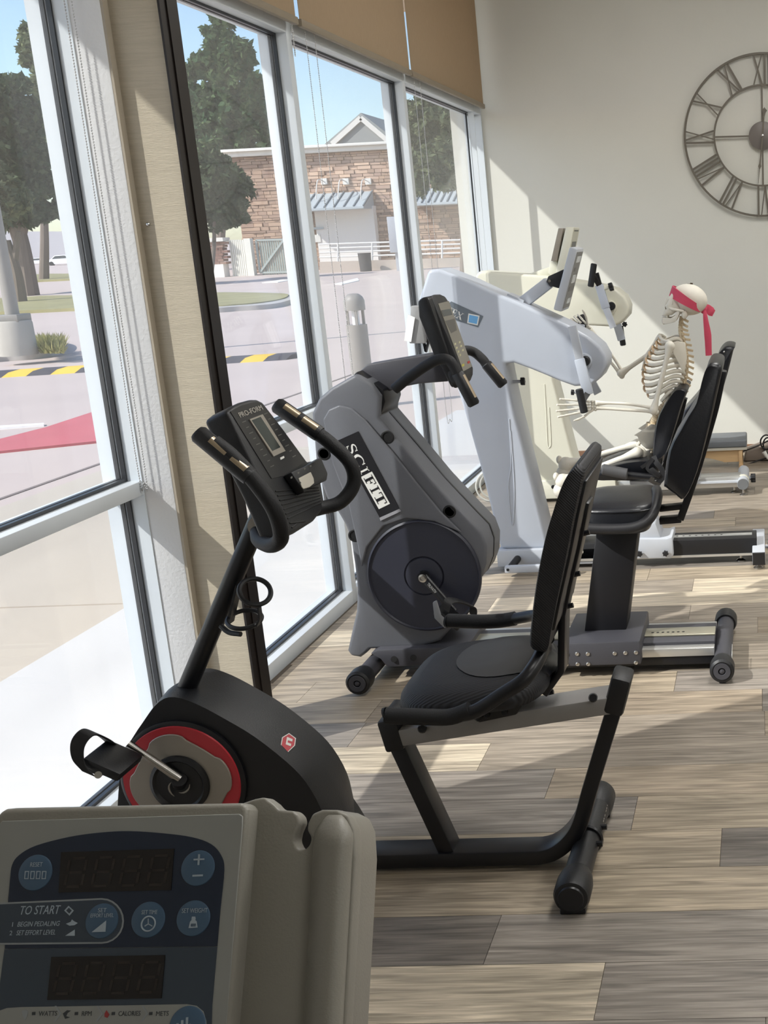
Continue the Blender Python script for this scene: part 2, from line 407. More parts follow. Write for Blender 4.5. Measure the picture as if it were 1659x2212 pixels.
for i, (ya, yb, where) in enumerate(shades):
    zb = 2.232
    sr = root('roller_shade', 'tan roller shade half lowered %s' % where, 'roller shade', (SXP, (ya + yb) / 2, zb), 'tan roller shades')
    obj('cloth', G().bb(SXP - 0.0006, SXP + 0.0006, ya, yb, zb + 0.015, ZC - 0.08), shade_m, sr, smooth=False)
    obj('hem_bar', G().bb(SXP - 0.010, SXP + 0.010, ya - 0.004, yb + 0.004, zb, zb + 0.028), hem_m, sr, bevel=0.004)
    obj('roller_tube', G().cyl((SXP, ya, ZC - 0.06), (SXP, yb, ZC - 0.06), 0.03), alu_m, sr)
    cx_, c0, c1, zl = chains[i]
    if i == 0:
        bead_chain('bead_chain', [(chA.x, 3.146, ZC - 0.06), (chA.x, 3.146, chz + 0.5), (chA.x, 3.146, chz + 0.02), ((chA.x + chB.x) / 2, 3.146, chz), (chB.x, 3.146, chz + 0.02), (chB.x, 3.146, chz + 0.5), (chB.x, 3.146, ZC - 0.06)], sr, 0.0070, 0.0031)
    elif i != 1:
        bead_chain('bead_chain', [(cx_, c0, ZC - 0.06), (cx_, c0, zl + 0.5), (cx_, c0, zl + 0.03), (cx_, (c0 + c1) / 2, zl), (cx_, c1, zl + 0.03), (cx_, c1, zl + 0.5), (cx_, c1, ZC - 0.06)], sr)
    else:
        bead_chain('bead_chain', [(cx_, c0, ZC - 0.06), (cx_, c0, 2.25), (cx_, c1, 2.25), (cx_, c1, ZC - 0.06)], sr)
# ================================================================== OUTSIDE THE WINDOWS
ZG = -0.12
def zg(y):   # the ground climbs gently away from the windows
    return ZG if y < 30 else (ZG + (y - 30) * 0.0125 if y < 66 else 0.33 + (y - 66) * 0.0194)
def PG(px, py):
    d = ray(px, py); lo = 3.0
    for k in range(1, 1200):
        y = 3.0 + 0.25 * k; p = CAM_P + d * (y / d.y)
        if p.z <= zg(y): break
    for _ in range(20):
        m = (lo + y) / 2; p = CAM_P + d * (m / d.y)
        if p.z <= zg(m): y = m
        else: lo = m
    return p
def flat(pts, z0, z1):
    g = G(); b = [V((p.x, p.y, z0 + zg(p.y) - ZG)) for p in pts]; g.prism(b, (0, 0, z1 - z0)); return g
road_m = mat('pinkish concrete road', (196, 179, 170), 0.85, var=0.10, scale=0.6, bump=0.2, bscale=40)
walk_m = mat('pale concrete walk', (206, 203, 200), 0.85, var=0.05, scale=1.5)
slab_m = mat('tan concrete slab', (192, 180, 164), 0.85, var=0.10, scale=1.1)
grass_m = mat('dry lawn grass', (150, 143, 102), 0.95, var=0.35, scale=1.2, bump=0.6, bscale=14)
kerb_m = mat('grey kerb concrete', (176, 170, 164), 0.85, var=0.1, scale=2)
red_m = mat('faded red kerb paint', (196, 98, 104), 0.8, var=0.12, scale=2)
whitep_m = mat('white road paint', (240, 238, 234), 0.8)
gprof = [(-30, ZG), (30, ZG), (66, 0.33), (320, zg(320))]
obj('ground', G().prism([V((-260, y, z - 0.01)) for y, z in gprof] + [V((-260, 320, -3)), V((-260, -30, -3))], (320, 0, 0)), road_m, kind='structure', smooth=False)
obj('sidewalk', G().bb(-2.86, XW - 0.112, -3, 11, ZG - 0.2, ZG + 0.035), walk_m, kind='structure')
obj('road_slab', G().bb(-5.0, -2.865, -3, 5.13, ZG - 0.2, ZG + 0.006).bb(-5.0, -2.865, 5.15, 9.4, ZG - 0.2, ZG + 0.006), slab_m, kind='structure')
obj('road_joint', G().bb(-5.235, -5.20, -3, 16, ZG - 0.05, ZG - 0.005), mat('dark road joint', (120, 108, 104), 0.9), kind='structure')
obj('fire_lane_stripe', flat([PZ(-130, 984, ZG), PZ(100, 925, ZG), PZ(206, 890, ZG), PZ(260, 870, ZG), PZ(265, 948, ZG), PZ(212, 955, ZG), PZ(-130, 991, ZG)], ZG - 0.05, ZG + 0.012), red_m,
    label='faded red painted kerb zone on the road outside the near window', cat='road marking')
obj('lane_line', flat([PZ(-20, 923, ZG), PZ(95, 916, ZG), PZ(95, 919, ZG), PZ(-20, 928, ZG)], ZG - 0.05, ZG + 0.012), whitep_m,
    label='thin white painted line above the red kerb paint', cat='road marking')
obj('road_arrow', flat([PG(566, 611), PG(610, 604), PG(628, 605), PG(600, 610)], ZG - 0.05, ZG + 0.012), whitep_m,
    label='white painted mark on the road before the slatted gate', cat='road marking')
obj('road_arrow', flat([PG(722, 614), PG(772, 601), PG(776, 606), PG(738, 615)], ZG - 0.05, ZG + 0.012), whitep_m,
    label='white painted mark on the road below the railing', cat='road marking')
# speed bump: striped segments
ba, bb_ = PZ(-60, 815, ZG), PZ(648, 771, ZG)
ba = ba - (bb_ - ba) * (6 / 14); bd = (bb_ - ba); bn = V((-bd.y, bd.x, 0)).normalized(); nseg = 20
br = root('speed_bump', 'striped yellow and black speed bump across the road outside', 'speed bump', ba.lerp(bb_, 0.5))
yel_m = mat('yellow bump paint', (232, 190, 72), 0.7); blk_m = mat('black bump rubber', (74, 72, 78), 0.8)
for i in range(nseg):
    rings = []
    for e in (0, 1):
        o = ba + bd * ((i + e) / nseg); sh = bd.normalized() * 0.18
        prof = [(-0.30, -0.02), (-0.17, 0.05), (0, 0.075), (0.17, 0.05), (0.30, -0.02)]
        rings.append([V((o.x, o.y, ZG)) + bn * a + sh * (a / 0.3) + Z1 * b for a, b in prof])
    obj('stripe', G().loft(rings), yel_m if i % 2 == 0 else blk_m, br)
# lamp post on its planted island
isl = catmull([PZ(-60, 780, ZG), PZ(20, 779, ZG), PZ(90, 773, ZG), PZ(138, 760, ZG), PZ(135, 744, ZG), PZ(60, 738, ZG), PZ(-60, 742, ZG)], 6, closed=True)
obj('island_kerb', flat(isl, ZG - 0.1, ZG + 0.14), kerb_m, kind='structure')
ctr = sum(isl, V()) / len(isl)
obj('island_soil', flat([ctr + (p - ctr) * 0.92 for p in isl], ZG, ZG + 0.16), grass_m, kind='structure')
lb = PZ(42, 767, ZG + 0.14); lyy = lb.y
lr = root('lamp_post', 'grey parking lot lamp post on a round concrete base', 'lamp post', (lb.x, lyy, ZG + 0.14))
rb = (PY(76, 720, lyy) - PY(4, 720, lyy)).length / 2
zt = PY(40, 692, lyy).z
obj('concrete_base', G().lathe([(rb * 1.02, 0), (rb, 0.1), (rb * 0.97, zt - ZG - 0.18), (rb * 0.9, zt - ZG - 0.14)], (lb.x, lyy, ZG + 0.14), Z1, 28), mat('weathered concrete', (176, 170, 160), 0.9, var=0.2, scale=5, stretch=(1, 1, 0.3)), lr)
obj('base_cover', G().bb(lb.x - 0.19, lb.x + 0.19, lyy - 0.19, lyy + 0.19, zt - 0.02, zt + 0.1), mat('grey steel', (140, 136, 130), 0.5, metal=0.2), lr, bevel=0.01)
obj('pole', G().tube([(lb.x - 0.0, lyy, zt), (lb.x, lyy, zt + 7.5)], [0.105, 0.07], 14), mat('grey pole paint', (150, 145, 138), 0.5), lr)

# leaves
def leaf_mat(name, a, b):
    m = bpy.data.materials.new(name); m.use_nodes = True
    n, l = m.node_tree.nodes, m.node_tree.links; n.clear(); o = n.new('ShaderNodeOutputMaterial')
    ge = n.new('ShaderNodeNewGeometry'); mx = n.new('ShaderNodeMix'); mx.data_type = 'RGBA'
    mx.inputs['A'].default_value = lin(*a); mx.inputs['B'].default_value = lin(*b); l.new(ge.outputs['Random Per Island'], mx.inputs['Factor'])
    d = n.new('ShaderNodeBsdfDiffuse'); t = n.new('ShaderNodeBsdfTranslucent'); ms = n.new('ShaderNodeMixShader'); ms.inputs[0].default_value = 0.25
    l.new(mx.outputs['Result'], d.inputs[0]); l.new(mx.outputs['Result'], t.inputs[0]); l.new(d.outputs[0], ms.inputs[1]); l.new(t.outputs[0], ms.inputs[2]); l.new(ms.outputs[0], o.inputs[0])
    return m
leafA = leaf_mat('conifer foliage', (66, 92, 66), (104, 122, 84)); leafB = leaf_mat('broad foliage', (58, 74, 54), (96, 106, 78)); leafC = leaf_mat('grey green foliage', (84, 98, 74), (128, 134, 100))
bark_m = mat('grey bark', (120, 108, 98), 0.95, var=0.25, scale=3, stretch=(4, 4, 0.6), bump=0.5, bscale=8)
def crown(name, blobs, n, size, m, parent, seed):
    rg = np.random.default_rng(seed); vol = np.array([a[3] * a[4] * a[5] for a in blobs]) ** (2 / 3); pk = rg.choice(len(blobs), n, p=vol / vol.sum())
    B = np.array(blobs, float)[pk]; d = rg.normal(size=(n, 3)); d /= np.linalg.norm(d, axis=1)[:, None]
    nc = 46                                     # leaves gather in clumps around each bough
    cd_ = rg.normal(size=(len(blobs), nc, 3)); cd_ /= np.linalg.norm(cd_, axis=2)[:, :, None]
    cr_ = 0.45 + 0.60 * rg.random((len(blobs), nc, 1)) ** 0.7
    ci = rg.integers(0, nc, n); c = B[:, :3] + cd_[pk, ci] * cr_[pk, ci] * B[:, 3:6] + d * rg.random((n, 1)) ** 0.5 * 0.30 * B[:, 3:6]
    a = rg.normal(size=(n, 3)) + d * 0.4; a /= np.linalg.norm(a, axis=1)[:, None]
    b = np.cross(a, rg.normal(size=(n, 3))); b /= np.linalg.norm(b, axis=1)[:, None]
    s_ = size * (0.6 + 0.8 * rg.random((n, 1)))
    vt = np.stack([c - a * s_, c + b * s_ * 0.5, c + a * s_, c - b * s_ * 0.5], 1).reshape(-1, 3)
    off = np.array(wloc(parent)); vt = vt - off
    me = bpy.data.meshes.new(name); me.vertices.add(4 * n); me.vertices.foreach_set('co', vt.astype(np.float32).ravel())
    me.loops.add(4 * n); me.loops.foreach_set('vertex_index', np.arange(4 * n, dtype=np.int32))
    me.polygons.add(n); me.polygons.foreach_set('loop_start', np.arange(0, 4 * n, 4, dtype=np.int32)); me.polygons.foreach_set('loop_total', np.full(n, 4, dtype=np.int32))
    me.update(calc_edges=True); me.validate(); me.materials.append(m)
    o = bpy.data.objects.new(name, me); COL.objects.link(o); o.parent = parent; o['kind'] = 'stuff'
    return o
def px_blob(px, py, rx, rz, y, ry=None):
    c = PY(px, py, y); k = y / F_PX * 1.03
    return (c.x, c.y, c.z, rx * k, (ry or rx) * k, rz * k)
def tree(name, label, trunk_px, y, blobs, n, size, m, seed, rt, forks=()):
    b = PY(trunk_px[0], trunk_px[1], y); tp = PY(trunk_px[2], trunk_px[3], y)
    b = V((b.x, b.y, zg(y) - 0.05)); r = root(name, label, 'tree', (b.x, b.y, b.z))
    g = G().tube(catmull([b, b.lerp(tp, 0.5) + V((0.1, 0, 0)), tp], 4), [rt * (1 - 0.05 * i) for i in range(9)], 9)
    for (fx, fy) in forks: g.tube([b.lerp(tp, 0.55), PY(fx, fy, y)], [rt * 0.6, rt * 0.3], 7)
    obj('trunk', g, bark_m, r)
    crown('foliage', [px_blob(*q, y) for q in blobs], n, size, m, r, seed)
    return r
tree('conifer_tree', 'tall pointed green tree rising left of the stone building', (470, 560, 490, 250), 90,
     [(482, 62, 22, 34), (472, 112, 38, 42), (506, 128, 40, 42), (448, 178, 42, 46), (500, 180, 50, 46), (546, 190, 30, 40), (436, 240, 46, 52), (490, 245, 62, 52), (556, 250, 40, 50), (420, 305, 46, 52), (470, 320, 70, 52), (550, 305, 45, 40), (428, 370, 50, 50), (470, 400, 50, 50)], 30000, 0.26, leafA, 1, 0.35)
tree('broadleaf_tree', 'dark low broadleaf tree beside the stone wall corner', (452, 600, 462, 450), 58,
     [(470, 385, 50, 46), (500, 415, 36, 42), (450, 440, 52, 50), (492, 460, 34, 26), (430, 400, 40, 60)], 14000, 0.17, leafB, 2, 0.12)
tree('park_tree', 'large shade tree with pale trunk beyond the lawn at the far left', (58, 600, 20, 420), 52,
     [(-20, 230, 80, 70), (20, 270, 50, 50), (60, 350, 42, 56), (10, 350, 70, 70), (85, 420, 38, 56), (40, 440, 56, 50), (-30, 440, 70, 60)], 20000, 0.19, leafB, 3, 0.42, ((0, 420), (70, 430)))
tree('leaning_tree', 'slender leaning tree with forked trunk behind the lamp post', (44, 655, 14, 520), 44,
     [(-20, 430, 60, 70), (25, 430, 30, 40)], 5000, 0.15, leafC, 4, 0.26, ((40, 500),))
tree('street_tree', 'leafy branch cluster high at the left pane edge', (90, 575, 90, 380), 74,
     [(88, 105, 36, 48), (78, 80, 26, 26), (100, 190, 34, 60), (95, 300, 40, 60)], 8000, 0.22, leafC, 5, 0.3)
tree('shading_tree', 'dense tree seen through the last window by the clock wall', (1000, 575, 990, 380), 40,
     [(925, 265, 50, 45), (975, 290, 52, 55), (920, 335, 48, 55), (960, 360, 46, 44), (1008, 330, 38, 55), (902, 385, 24, 32), (1008, 385, 26, 26)], 20000, 0.12, leafC, 6, 0.2)

# lawns
for nm, q in (('lawn', [(-400, 700), (150, 672), (430, 664), (430, 640), (100, 643), (-400, 672)]), ('lawn', [(-400, 632), (150, 606), (430, 600), (430, 592), (100, 594), (-400, 620)])):
    obj(nm, flat([PG(a, b) for a, b in q], ZG - 0.05, ZG + 0.09), grass_m, kind='structure')
obj('grass_island', flat(catmull([PG(440, 672), PG(520, 671), PG(600, 664), PG(636, 650), PG(600, 640), PG(440, 640)], 5, closed=True), ZG - 0.05, ZG + 0.12), kerb_m, kind='structure')
obj('grass_island_turf', flat(catmull([PG(440, 669), PG(520, 668), PG(590, 660), PG(622, 650), PG(600, 643), PG(440, 642)], 5, closed=True), ZG, ZG + 0.15), grass_m, kind='structure')
rg_ = random.Random(5); gg = G()
for _ in range(1100):
    p = PZ(rg_.uniform(88, 138), rg_.uniform(742, 764), ZG + 0.15); a = rg_.uniform(0, 6.28); h_ = rg_.uniform(0.08, 0.24)
    q = V((math.cos(a), math.sin(a), 0)); gg.add([p - q * 0.02, p + q * 0.02, p + Z1 * h_ + V((rg_.uniform(-.12, .12), rg_.uniform(-.12, .12), 0))], [(0, 1, 2)])
obj('island_grass', gg, leaf_mat('dry tuft grass', (110, 116, 72), (176, 166, 112)), label='clump of dry grass beside the lamp post base', cat='grass', kind='stuff', smooth=False)

# bollard light
b0 = PY(780, 790, 11.8); bt = PY(777, 634, 11.8); brd = (PY(801, 700, 11.8) - PY(757, 700, 11.8)).length / 2
bo = root('bollard_light', 'grey round bollard light with domed cap outside the window', 'bollard light', (b0.x, 11.8, ZG))
bol_m = mat('bronze grey bollard', (148, 142, 136), 0.5)
bh = bt.z - ZG
obj('post', G().lathe([(brd, 0), (brd, bh - 0.30)], (b0.x, 11.8, ZG), Z1, 24), bol_m, bo)
obj('lamp_glass', G().lathe([(brd * 0.35, bh - 0.30), (brd * 0.35, bh - 0.16)], (b0.x, 11.8, ZG), Z1, 16), mat('frosted lamp glass', (235, 235, 235), 0.3), bo)
for k in range(3):
    a = 2.1 * k + 0.9
    obj('support', G().bb(b0.x + brd * 0.85 * math.cos(a) - 0.012, b0.x + brd * 0.85 * math.cos(a) + 0.012, 11.8 + brd * 0.85 * math.sin(a) - 0.012, 11.8 + brd * 0.85 * math.sin(a) + 0.012, ZG + bh - 0.31, ZG + bh - 0.15), bol_m, bo)
obj('cap', G().lathe([(brd, bh - 0.16), (brd, bh - 0.07), (brd * 0.85, bh - 0.03), (brd * 0.5, bh), (0, bh + 0.005)], (b0.x, 11.8, ZG), Z1, 24), bol_m, bo)

# parked cars far off
def car(px0, px1, pb, y, label, col):
    a, b = PY(px0, pb, y), PY(px1, pb, y); a.z = b.z = zg(y) - 0.08; L = (b - a).length; k = L / 4.6
    r = root('car', label, 'car', ((a.x + b.x) / 2, y, a.z), 'parked white cars')
    P = [(0, .35), (.05, .75), (.9, .95), (1.5, 1.42), (3.0, 1.45), (3.9, 1.0), (4.5, .9), (4.6, .4), (4.5, .25), (.1, .25)]
    obj('body', G().prism([V((a.x + q * k, y, a.z + h * k)) for q, h in P], (0, 1.7 * k, 0)), mat('white car paint', (238, 238, 240), 0.25, coat=0.5), r, bevel=0.06)
    W_ = [(1.1, .98), (1.6, 1.34), (2.95, 1.37), (3.6, 1.02)]
    obj('side_window', G().prism([V((a.x + q * k, y - 0.02, a.z + h * k)) for q, h in W_], (0, 0.05, 0)), mat('dark car glass', (70, 78, 84), 0.15), r)
    for q in (0.95, 3.7): obj('wheel', G().cyl((a.x + q * k, y - 0.03, a.z + .32 * k), (a.x + q * k, y + 0.2, a.z + .32 * k), .32 * k), mat('tyre', (50, 50, 52), 0.8), r)
car(58, 104, 573, 128, 'white parked car farther left beyond the lawn', 0)
car(97, 168, 572, 118, 'white parked car nearer the window frame beyond the lawn', 0)
obj('far_store', G().prism([PY(-160, 600, 150), PY(240, 600, 150), PY(240, 500, 150), PY(-160, 500, 150)], (0, 20, 0)), mat('far grey siding', (180, 178, 182), 0.9), label='pale far building behind the parked cars', cat='building')
hp = PY(60, 578, 150)

# ---- stone building
YBD = 70.0
B = lambda px, py, d=0.0: PY(px, py, YBD + d)
bo_ = root('stone_building', 'stone veneered building with white cornice and small gable outside', 'building', (B(680, 600).x, YBD + 6, B(680, 600).z))
stone_m = leaf_mat('stone veneer', (178, 150, 134), (222, 190, 164))
mort_m = mat('tan mortar', (166, 144, 130), 0.95, var=0.2, scale=1.5)  # mortar's own tan tone, varied at random
corn_m = mat('pale cornice', (226, 222, 214), 0.7); stucco_m = mat('pale stucco', (232, 227, 220), 0.85); awn_m = mat('grey metal roofing', (176, 184, 188), 0.5); roof_m = mat('grey shingle roof', (150, 152, 150), 0.8)
xl, xr = B(507, 400).x, B(1120, 400).x; zt, zb_ = B(660, 332).z, B(660, 606).z
obj('wall_core', G().bb(xl, xr, YBD + 0.12, YBD + 14, zb_ - 2, zt), mort_m, bo_)
stones = []; vx0, vx1, vz0 = B(655, 400).x, B(850, 400).x, B(700, 455).z
stone_cube = bpy.data.meshes.new('stone'); _g = G().bb(-.5, .5, -.5, .5, -.5, .5); stone_cube.from_pydata([tuple(p) for p in _g.v], [], _g.f)
sm_ = bpy.data.materials.new('single stone'); sm_.use_nodes = True; _b = sm_.node_tree.nodes['Principled BSDF']; _oi = sm_.node_tree.nodes.new('ShaderNodeObjectInfo')
sm_.node_tree.links.new(_oi.outputs['Color'], _b.inputs['Base Color']); _b.inputs['Roughness'].default_value = 0.9; stone_cube.materials.append(sm_)
gs = G(); rs_ = random.Random(11); z = zb_ - 0.2
while z < zt:
    h_ = rs_.choice((0.12, 0.15, 0.18, 0.22)); x = xl
    while x < xr:
        L = rs_.uniform(0.3, 0.9); d_ = rs_.uniform(0.0, 0.10)
        x2 = min(x + L, xr)
        if vx0 < x and x2 < vx1 and z > vz0 and L > 0.4 and len(stones) < 295:
            so = bpy.data.objects.new('stone', stone_cube); COL.objects.link(so); so.parent = bo_; stones.append(so)
            so.scale = (x2 - x - 0.03, 0.05 + d_, min(z + h_, zt) - z - 0.024)
            so.location = V(((x + x2) / 2, YBD + 0.12 - (0.05 + d_) / 2, (z + min(z + h_, zt)) / 2)) - wloc(bo_); k_ = rs_.random()
            so.color = tuple(a * (1 - k_) + b * k_ for a, b in zip(lin(178, 150, 134), lin(222, 190, 164)))
        else: gs.bb(x + 0.015, x2 - 0.015, YBD + 0.12 - 0.05 - d_, YBD + 0.12, z + 0.012, min(z + h_, zt) - 0.012)
        x += L
    z += h_
obj('stone_veneer', gs, stone_m, bo_, kind='stuff', smooth=False)
c0, c1 = B(497, 318), B(497, 333)
for za, zb2, dd in ((B(660, 332).z, B(660, 322).z, 0.35), (B(660, 322).z, B(660, 316).z, 0.6)):
    obj('cornice', G().bb(xl - dd * 0.8, xr, YBD - dd, YBD + 0.2, za, zb2), corn_m, bo_, bevel=0.02)
gp = [B(722, 312, 4), B(784, 256, 4), B(850, 312, 4)]
obj('gable_wall', G().prism(gp, (0, 0.3, 0)), mat('grey louvre siding', (150, 160, 168), 0.8), bo_)
lz0, lz1 = gp[0].z, gp[1].z
for k in range(7):
    f_ = (k + 0.5) / 8; zz = lz0 + (lz1 - lz0) * f_; hw = (gp[2].x - gp[0].x) / 2 * (1 - f_) * 0.84; xm = gp[1].x
    obj('louvre_slat', G().bb(xm - hw, xm + hw, YBD + 3.86, YBD + 4.02, zz, zz + 0.06), mat('pale louvre slat', (224, 228, 230), 0.8), bo_)
for a, b in ((gp[0], gp[1]), (gp[1], gp[2])):
    obj('rake_trim', G().bar([a + V((0, -0.2, 0)), b + V((0, -0.2, 0))], 0.5, 0.28, Y1), corn_m, bo_)
obj('gable_roof', G().loft([[gp[0] + V((-0.5, -0.3, 0)), gp[1] + V((0, -0.3, 0.3)), gp[2] + V((0.5, -0.3, 0))], [gp[0] + V((-0.5, 9, 0)), gp[1] + V((0, 9, 0.3)), gp[2] + V((0.5, 9, 0))]]), roof_m, bo_)
bay = B(812, 455)
obj('stucco_bay', G().bb(xl + 4.6, bay.x, YBD - 0.5, YBD + 0.2, zb_ - 0.5, B(700, 450).z), stucco_m, bo_)
def awning(x0, x1):
    p0, p1 = B(x0, 420, -0.5), B(x1, 450, -0.5)
    zt_, zl_ = B(700, 418).z, B(700, 452).z
    L, R_ = B(x0, 420).x, B(x1, 420).x
    ar = obj('awning', G().loft([[V((L, YBD - 0.05, zt_)), V((L, YBD - 2.0, zl_)), V((L, YBD - 2.0, zl_ - 0.12)), V((L, YBD - 0.05, zl_ - 0.12))], [V((R_, YBD - 0.05, zt_)), V((R_, YBD - 2.0, zl_)), V((R_, YBD - 2.0, zl_ - 0.12)), V((R_, YBD - 0.05, zl_ - 0.12))]]), awn_m, bo_)
    n_ = 8
    for k in range(n_ + 1):
        x = L + (R_ - L) * k / n_
        obj('standing_seam', G().bar([V((x, YBD - 0.05, zt_ + 0.03)), V((x, YBD - 2.0, zl_ + 0.03))], 0.07, 0.07, X1), mat('dark seam metal', (104, 114, 122), 0.5), ar)
awning(640, 806); awning(902, 1010)
for px in (701, 748, 796):
    q = B(px, 392)
    lf = obj('gooseneck_lamp', G().bb(q.x - 0.17, q.x + 0.17, YBD - 0.12, YBD + 0.1, q.z - 0.17, q.z + 0.17), corn_m, bo_)
    obj('gooseneck_arm', G().tube(catmull([(q.x, YBD - 0.1, q.z), (q.x - 0.05, YBD - 0.9, q.z + 0.05), (q.x - 0.1, YBD - 1.2, q.z - 0.5), (q.x - 0.15, YBD - 1.25, q.z - 1.0)], 5), 0.03, 6), corn_m, lf)
q = B(720, 492); obj('wall_band', G().bb(B(640, 492).x, B(706, 492).x, YBD - 0.6, YBD, q.z - 0.06, q.z + 0.06), awn_m, bo_)
obj('wall_sign', G().bb(B(686, 510).x, B(699, 510).x, YBD - 0.55, YBD, B(690, 523).z, B(690, 507).z), corn_m, bo_)
q0, q1 = B(845, 470, -8), B(862, 548, -8)
pst = root('utility_box', 'grey utility cabinet standing by the railing end', 'cabinet', (q0.x, YBD - 8, zg(YBD - 8)))
obj('cabinet_body', G().bb(B(838, 500, -8).x, B(862, 500, -8).x, YBD - 8, YBD - 7, B(845, 546, -8).z, B(845, 468, -8).z), mat('grey cabinet', (172, 174, 180), 0.6), pst, bevel=0.02)
obj('cabinet_stand', G().bb(B(846, 500, -8).x, B(856, 500, -8).x, YBD - 7.8, YBD - 7.2, zg(YBD - 8) - 0.05, B(845, 546, -8).z), mat('grey cabinet', (172, 174, 180), 0.6), pst)
# railing and ramp wall
rr = root('ramp_railing', 'white horizontal rail fence along the ramp of the stone building', 'railing', (B(800, 580, -5).x, YBD - 5, B(800, 580, -5).z))
rail_m = mat('white rail paint', (226, 224, 220), 0.6)
for py in (528, 537, 546, 556):
    obj('rail', G().cyl(B(690, py, -5), B(1000, py - 10, -5), 0.045, n=8), rail_m, rr)
for px in (730, 804, 880, 955):
    obj('post', G().cyl(B(px, 573, -5), B(px, 527 - (px - 730) * 0.035, -5), 0.055, n=8), rail_m, rr)
obj('ramp_wall', G().prism([V((B(690, 582, -5.2).x, YBD - 5.2, zg(64) - 0.1)), V((B(1010, 574, -5.2).x, YBD - 5.2, zg(64) - 0.1)), B(1010, 556, -5.2), B(690, 566, -5.2)], (0, 0.4, 0)), mat('tan ramp wall', (190, 176, 164), 0.85), rr)
tc_ = B(790, 577, -6); tch = tc_.z - zg(64); tc_.z = zg(64) - 0.02
obj('trash_can', G().lathe([(0.30, 0), (0.34, 0.72 + tch), (0.36, 0.74 + tch), (0.33, 0.76 + tch)], tc_, Z1, 18), mat('dark trash can', (72, 68, 68), 0.7), label='dark trash can in front of the white ramp railing', cat='trash can')
# gate, slat fence, stone pier
YG = 66.0
Gt = lambda px, py: PY(px, py, YG)
gm = mat('grey green gate paint', (168, 176, 172), 0.7); gdark = mat('gate slat', (150, 160, 156), 0.7)
zf = zg(66) - 0.02
gr = root('slat_gate', 'closed grey slatted gate with diagonal brace before the stone wall', 'gate', Gt(590, 590))
for k in range(14):
    x = 562 + k * 4.8
    obj('slat', G().bb(Gt(x, 550).x, Gt(x + 3.2, 550).x, YG, YG + 0.05, zf, Gt(590, 519).z), gdark, gr)
obj('frame', G().bar([Gt(553, 519), Gt(628, 517)], 0.1, 0.1, Y1).bar([Gt(562, 589), Gt(632, 587)], 0.1, 0.1, Y1).bar([Gt(553, 519), Gt(562, 589)], 0.1, 0.1, Y1), gm, gr)
obj('brace', G().bar([Gt(563, 588) + V((0, -0.05, 0)), Gt(613, 519) + V((0, -0.05, 0))], 0.08, 0.1, Y1), gm, gr)
fr_ = root('slat_fence', 'cream vertical slat fence panel left of the grey gate', 'fence', Gt(520, 594))
cream_m = mat('cream fence paint', (226, 224, 214), 0.7)
for k in range(11):
    x = 494 + k * 4.0
    obj('slat', G().prism([V((Gt(x + 9, 594).x, YG, zf)), V((Gt(x + 12, 594).x, YG, zf)), Gt(x + 3, 518), Gt(x, 518)], (0, 0.06, 0)), cream_m, fr_)
obj('end_post', G().bb(Gt(536, 560).x, Gt(550, 560).x, YG - 0.3, YG + 0.1, zf, Gt(540, 515).z), cream_m, fr_)
pr_ = root('stone_pier', 'low stone pier with pale cap beside the cream fence', 'pier', Gt(470, 596))
obj('base', G().bb(Gt(455, 580).x, Gt(490, 580).x, YG - 0.4, YG + 0.3, zf, Gt(470, 571).z), stucco_m, pr_)
gs = G(); z0_, z1_ = Gt(470, 571).z, Gt(470, 522).z; z = z0_
while z < z1_:
    x = Gt(455, 550).x
    while x < Gt(486, 550).x:
        L = rs_.uniform(0.2, 0.4); gs.bb(x, x + L - 0.02, YG - 0.3 - rs_.uniform(0, .06), YG + 0.3, z, z + 0.13); x += L
    z += 0.15
obj('stones', gs, leaf_mat('reddish stone', (140, 100, 92), (180, 150, 136)), pr_, kind='stuff', smooth=False)
obj('cap', G().bb(Gt(453, 520).x, Gt(490, 520).x, YG - 0.5, YG + 0.4, z1_, z1_ + 0.2), corn_m, pr_)
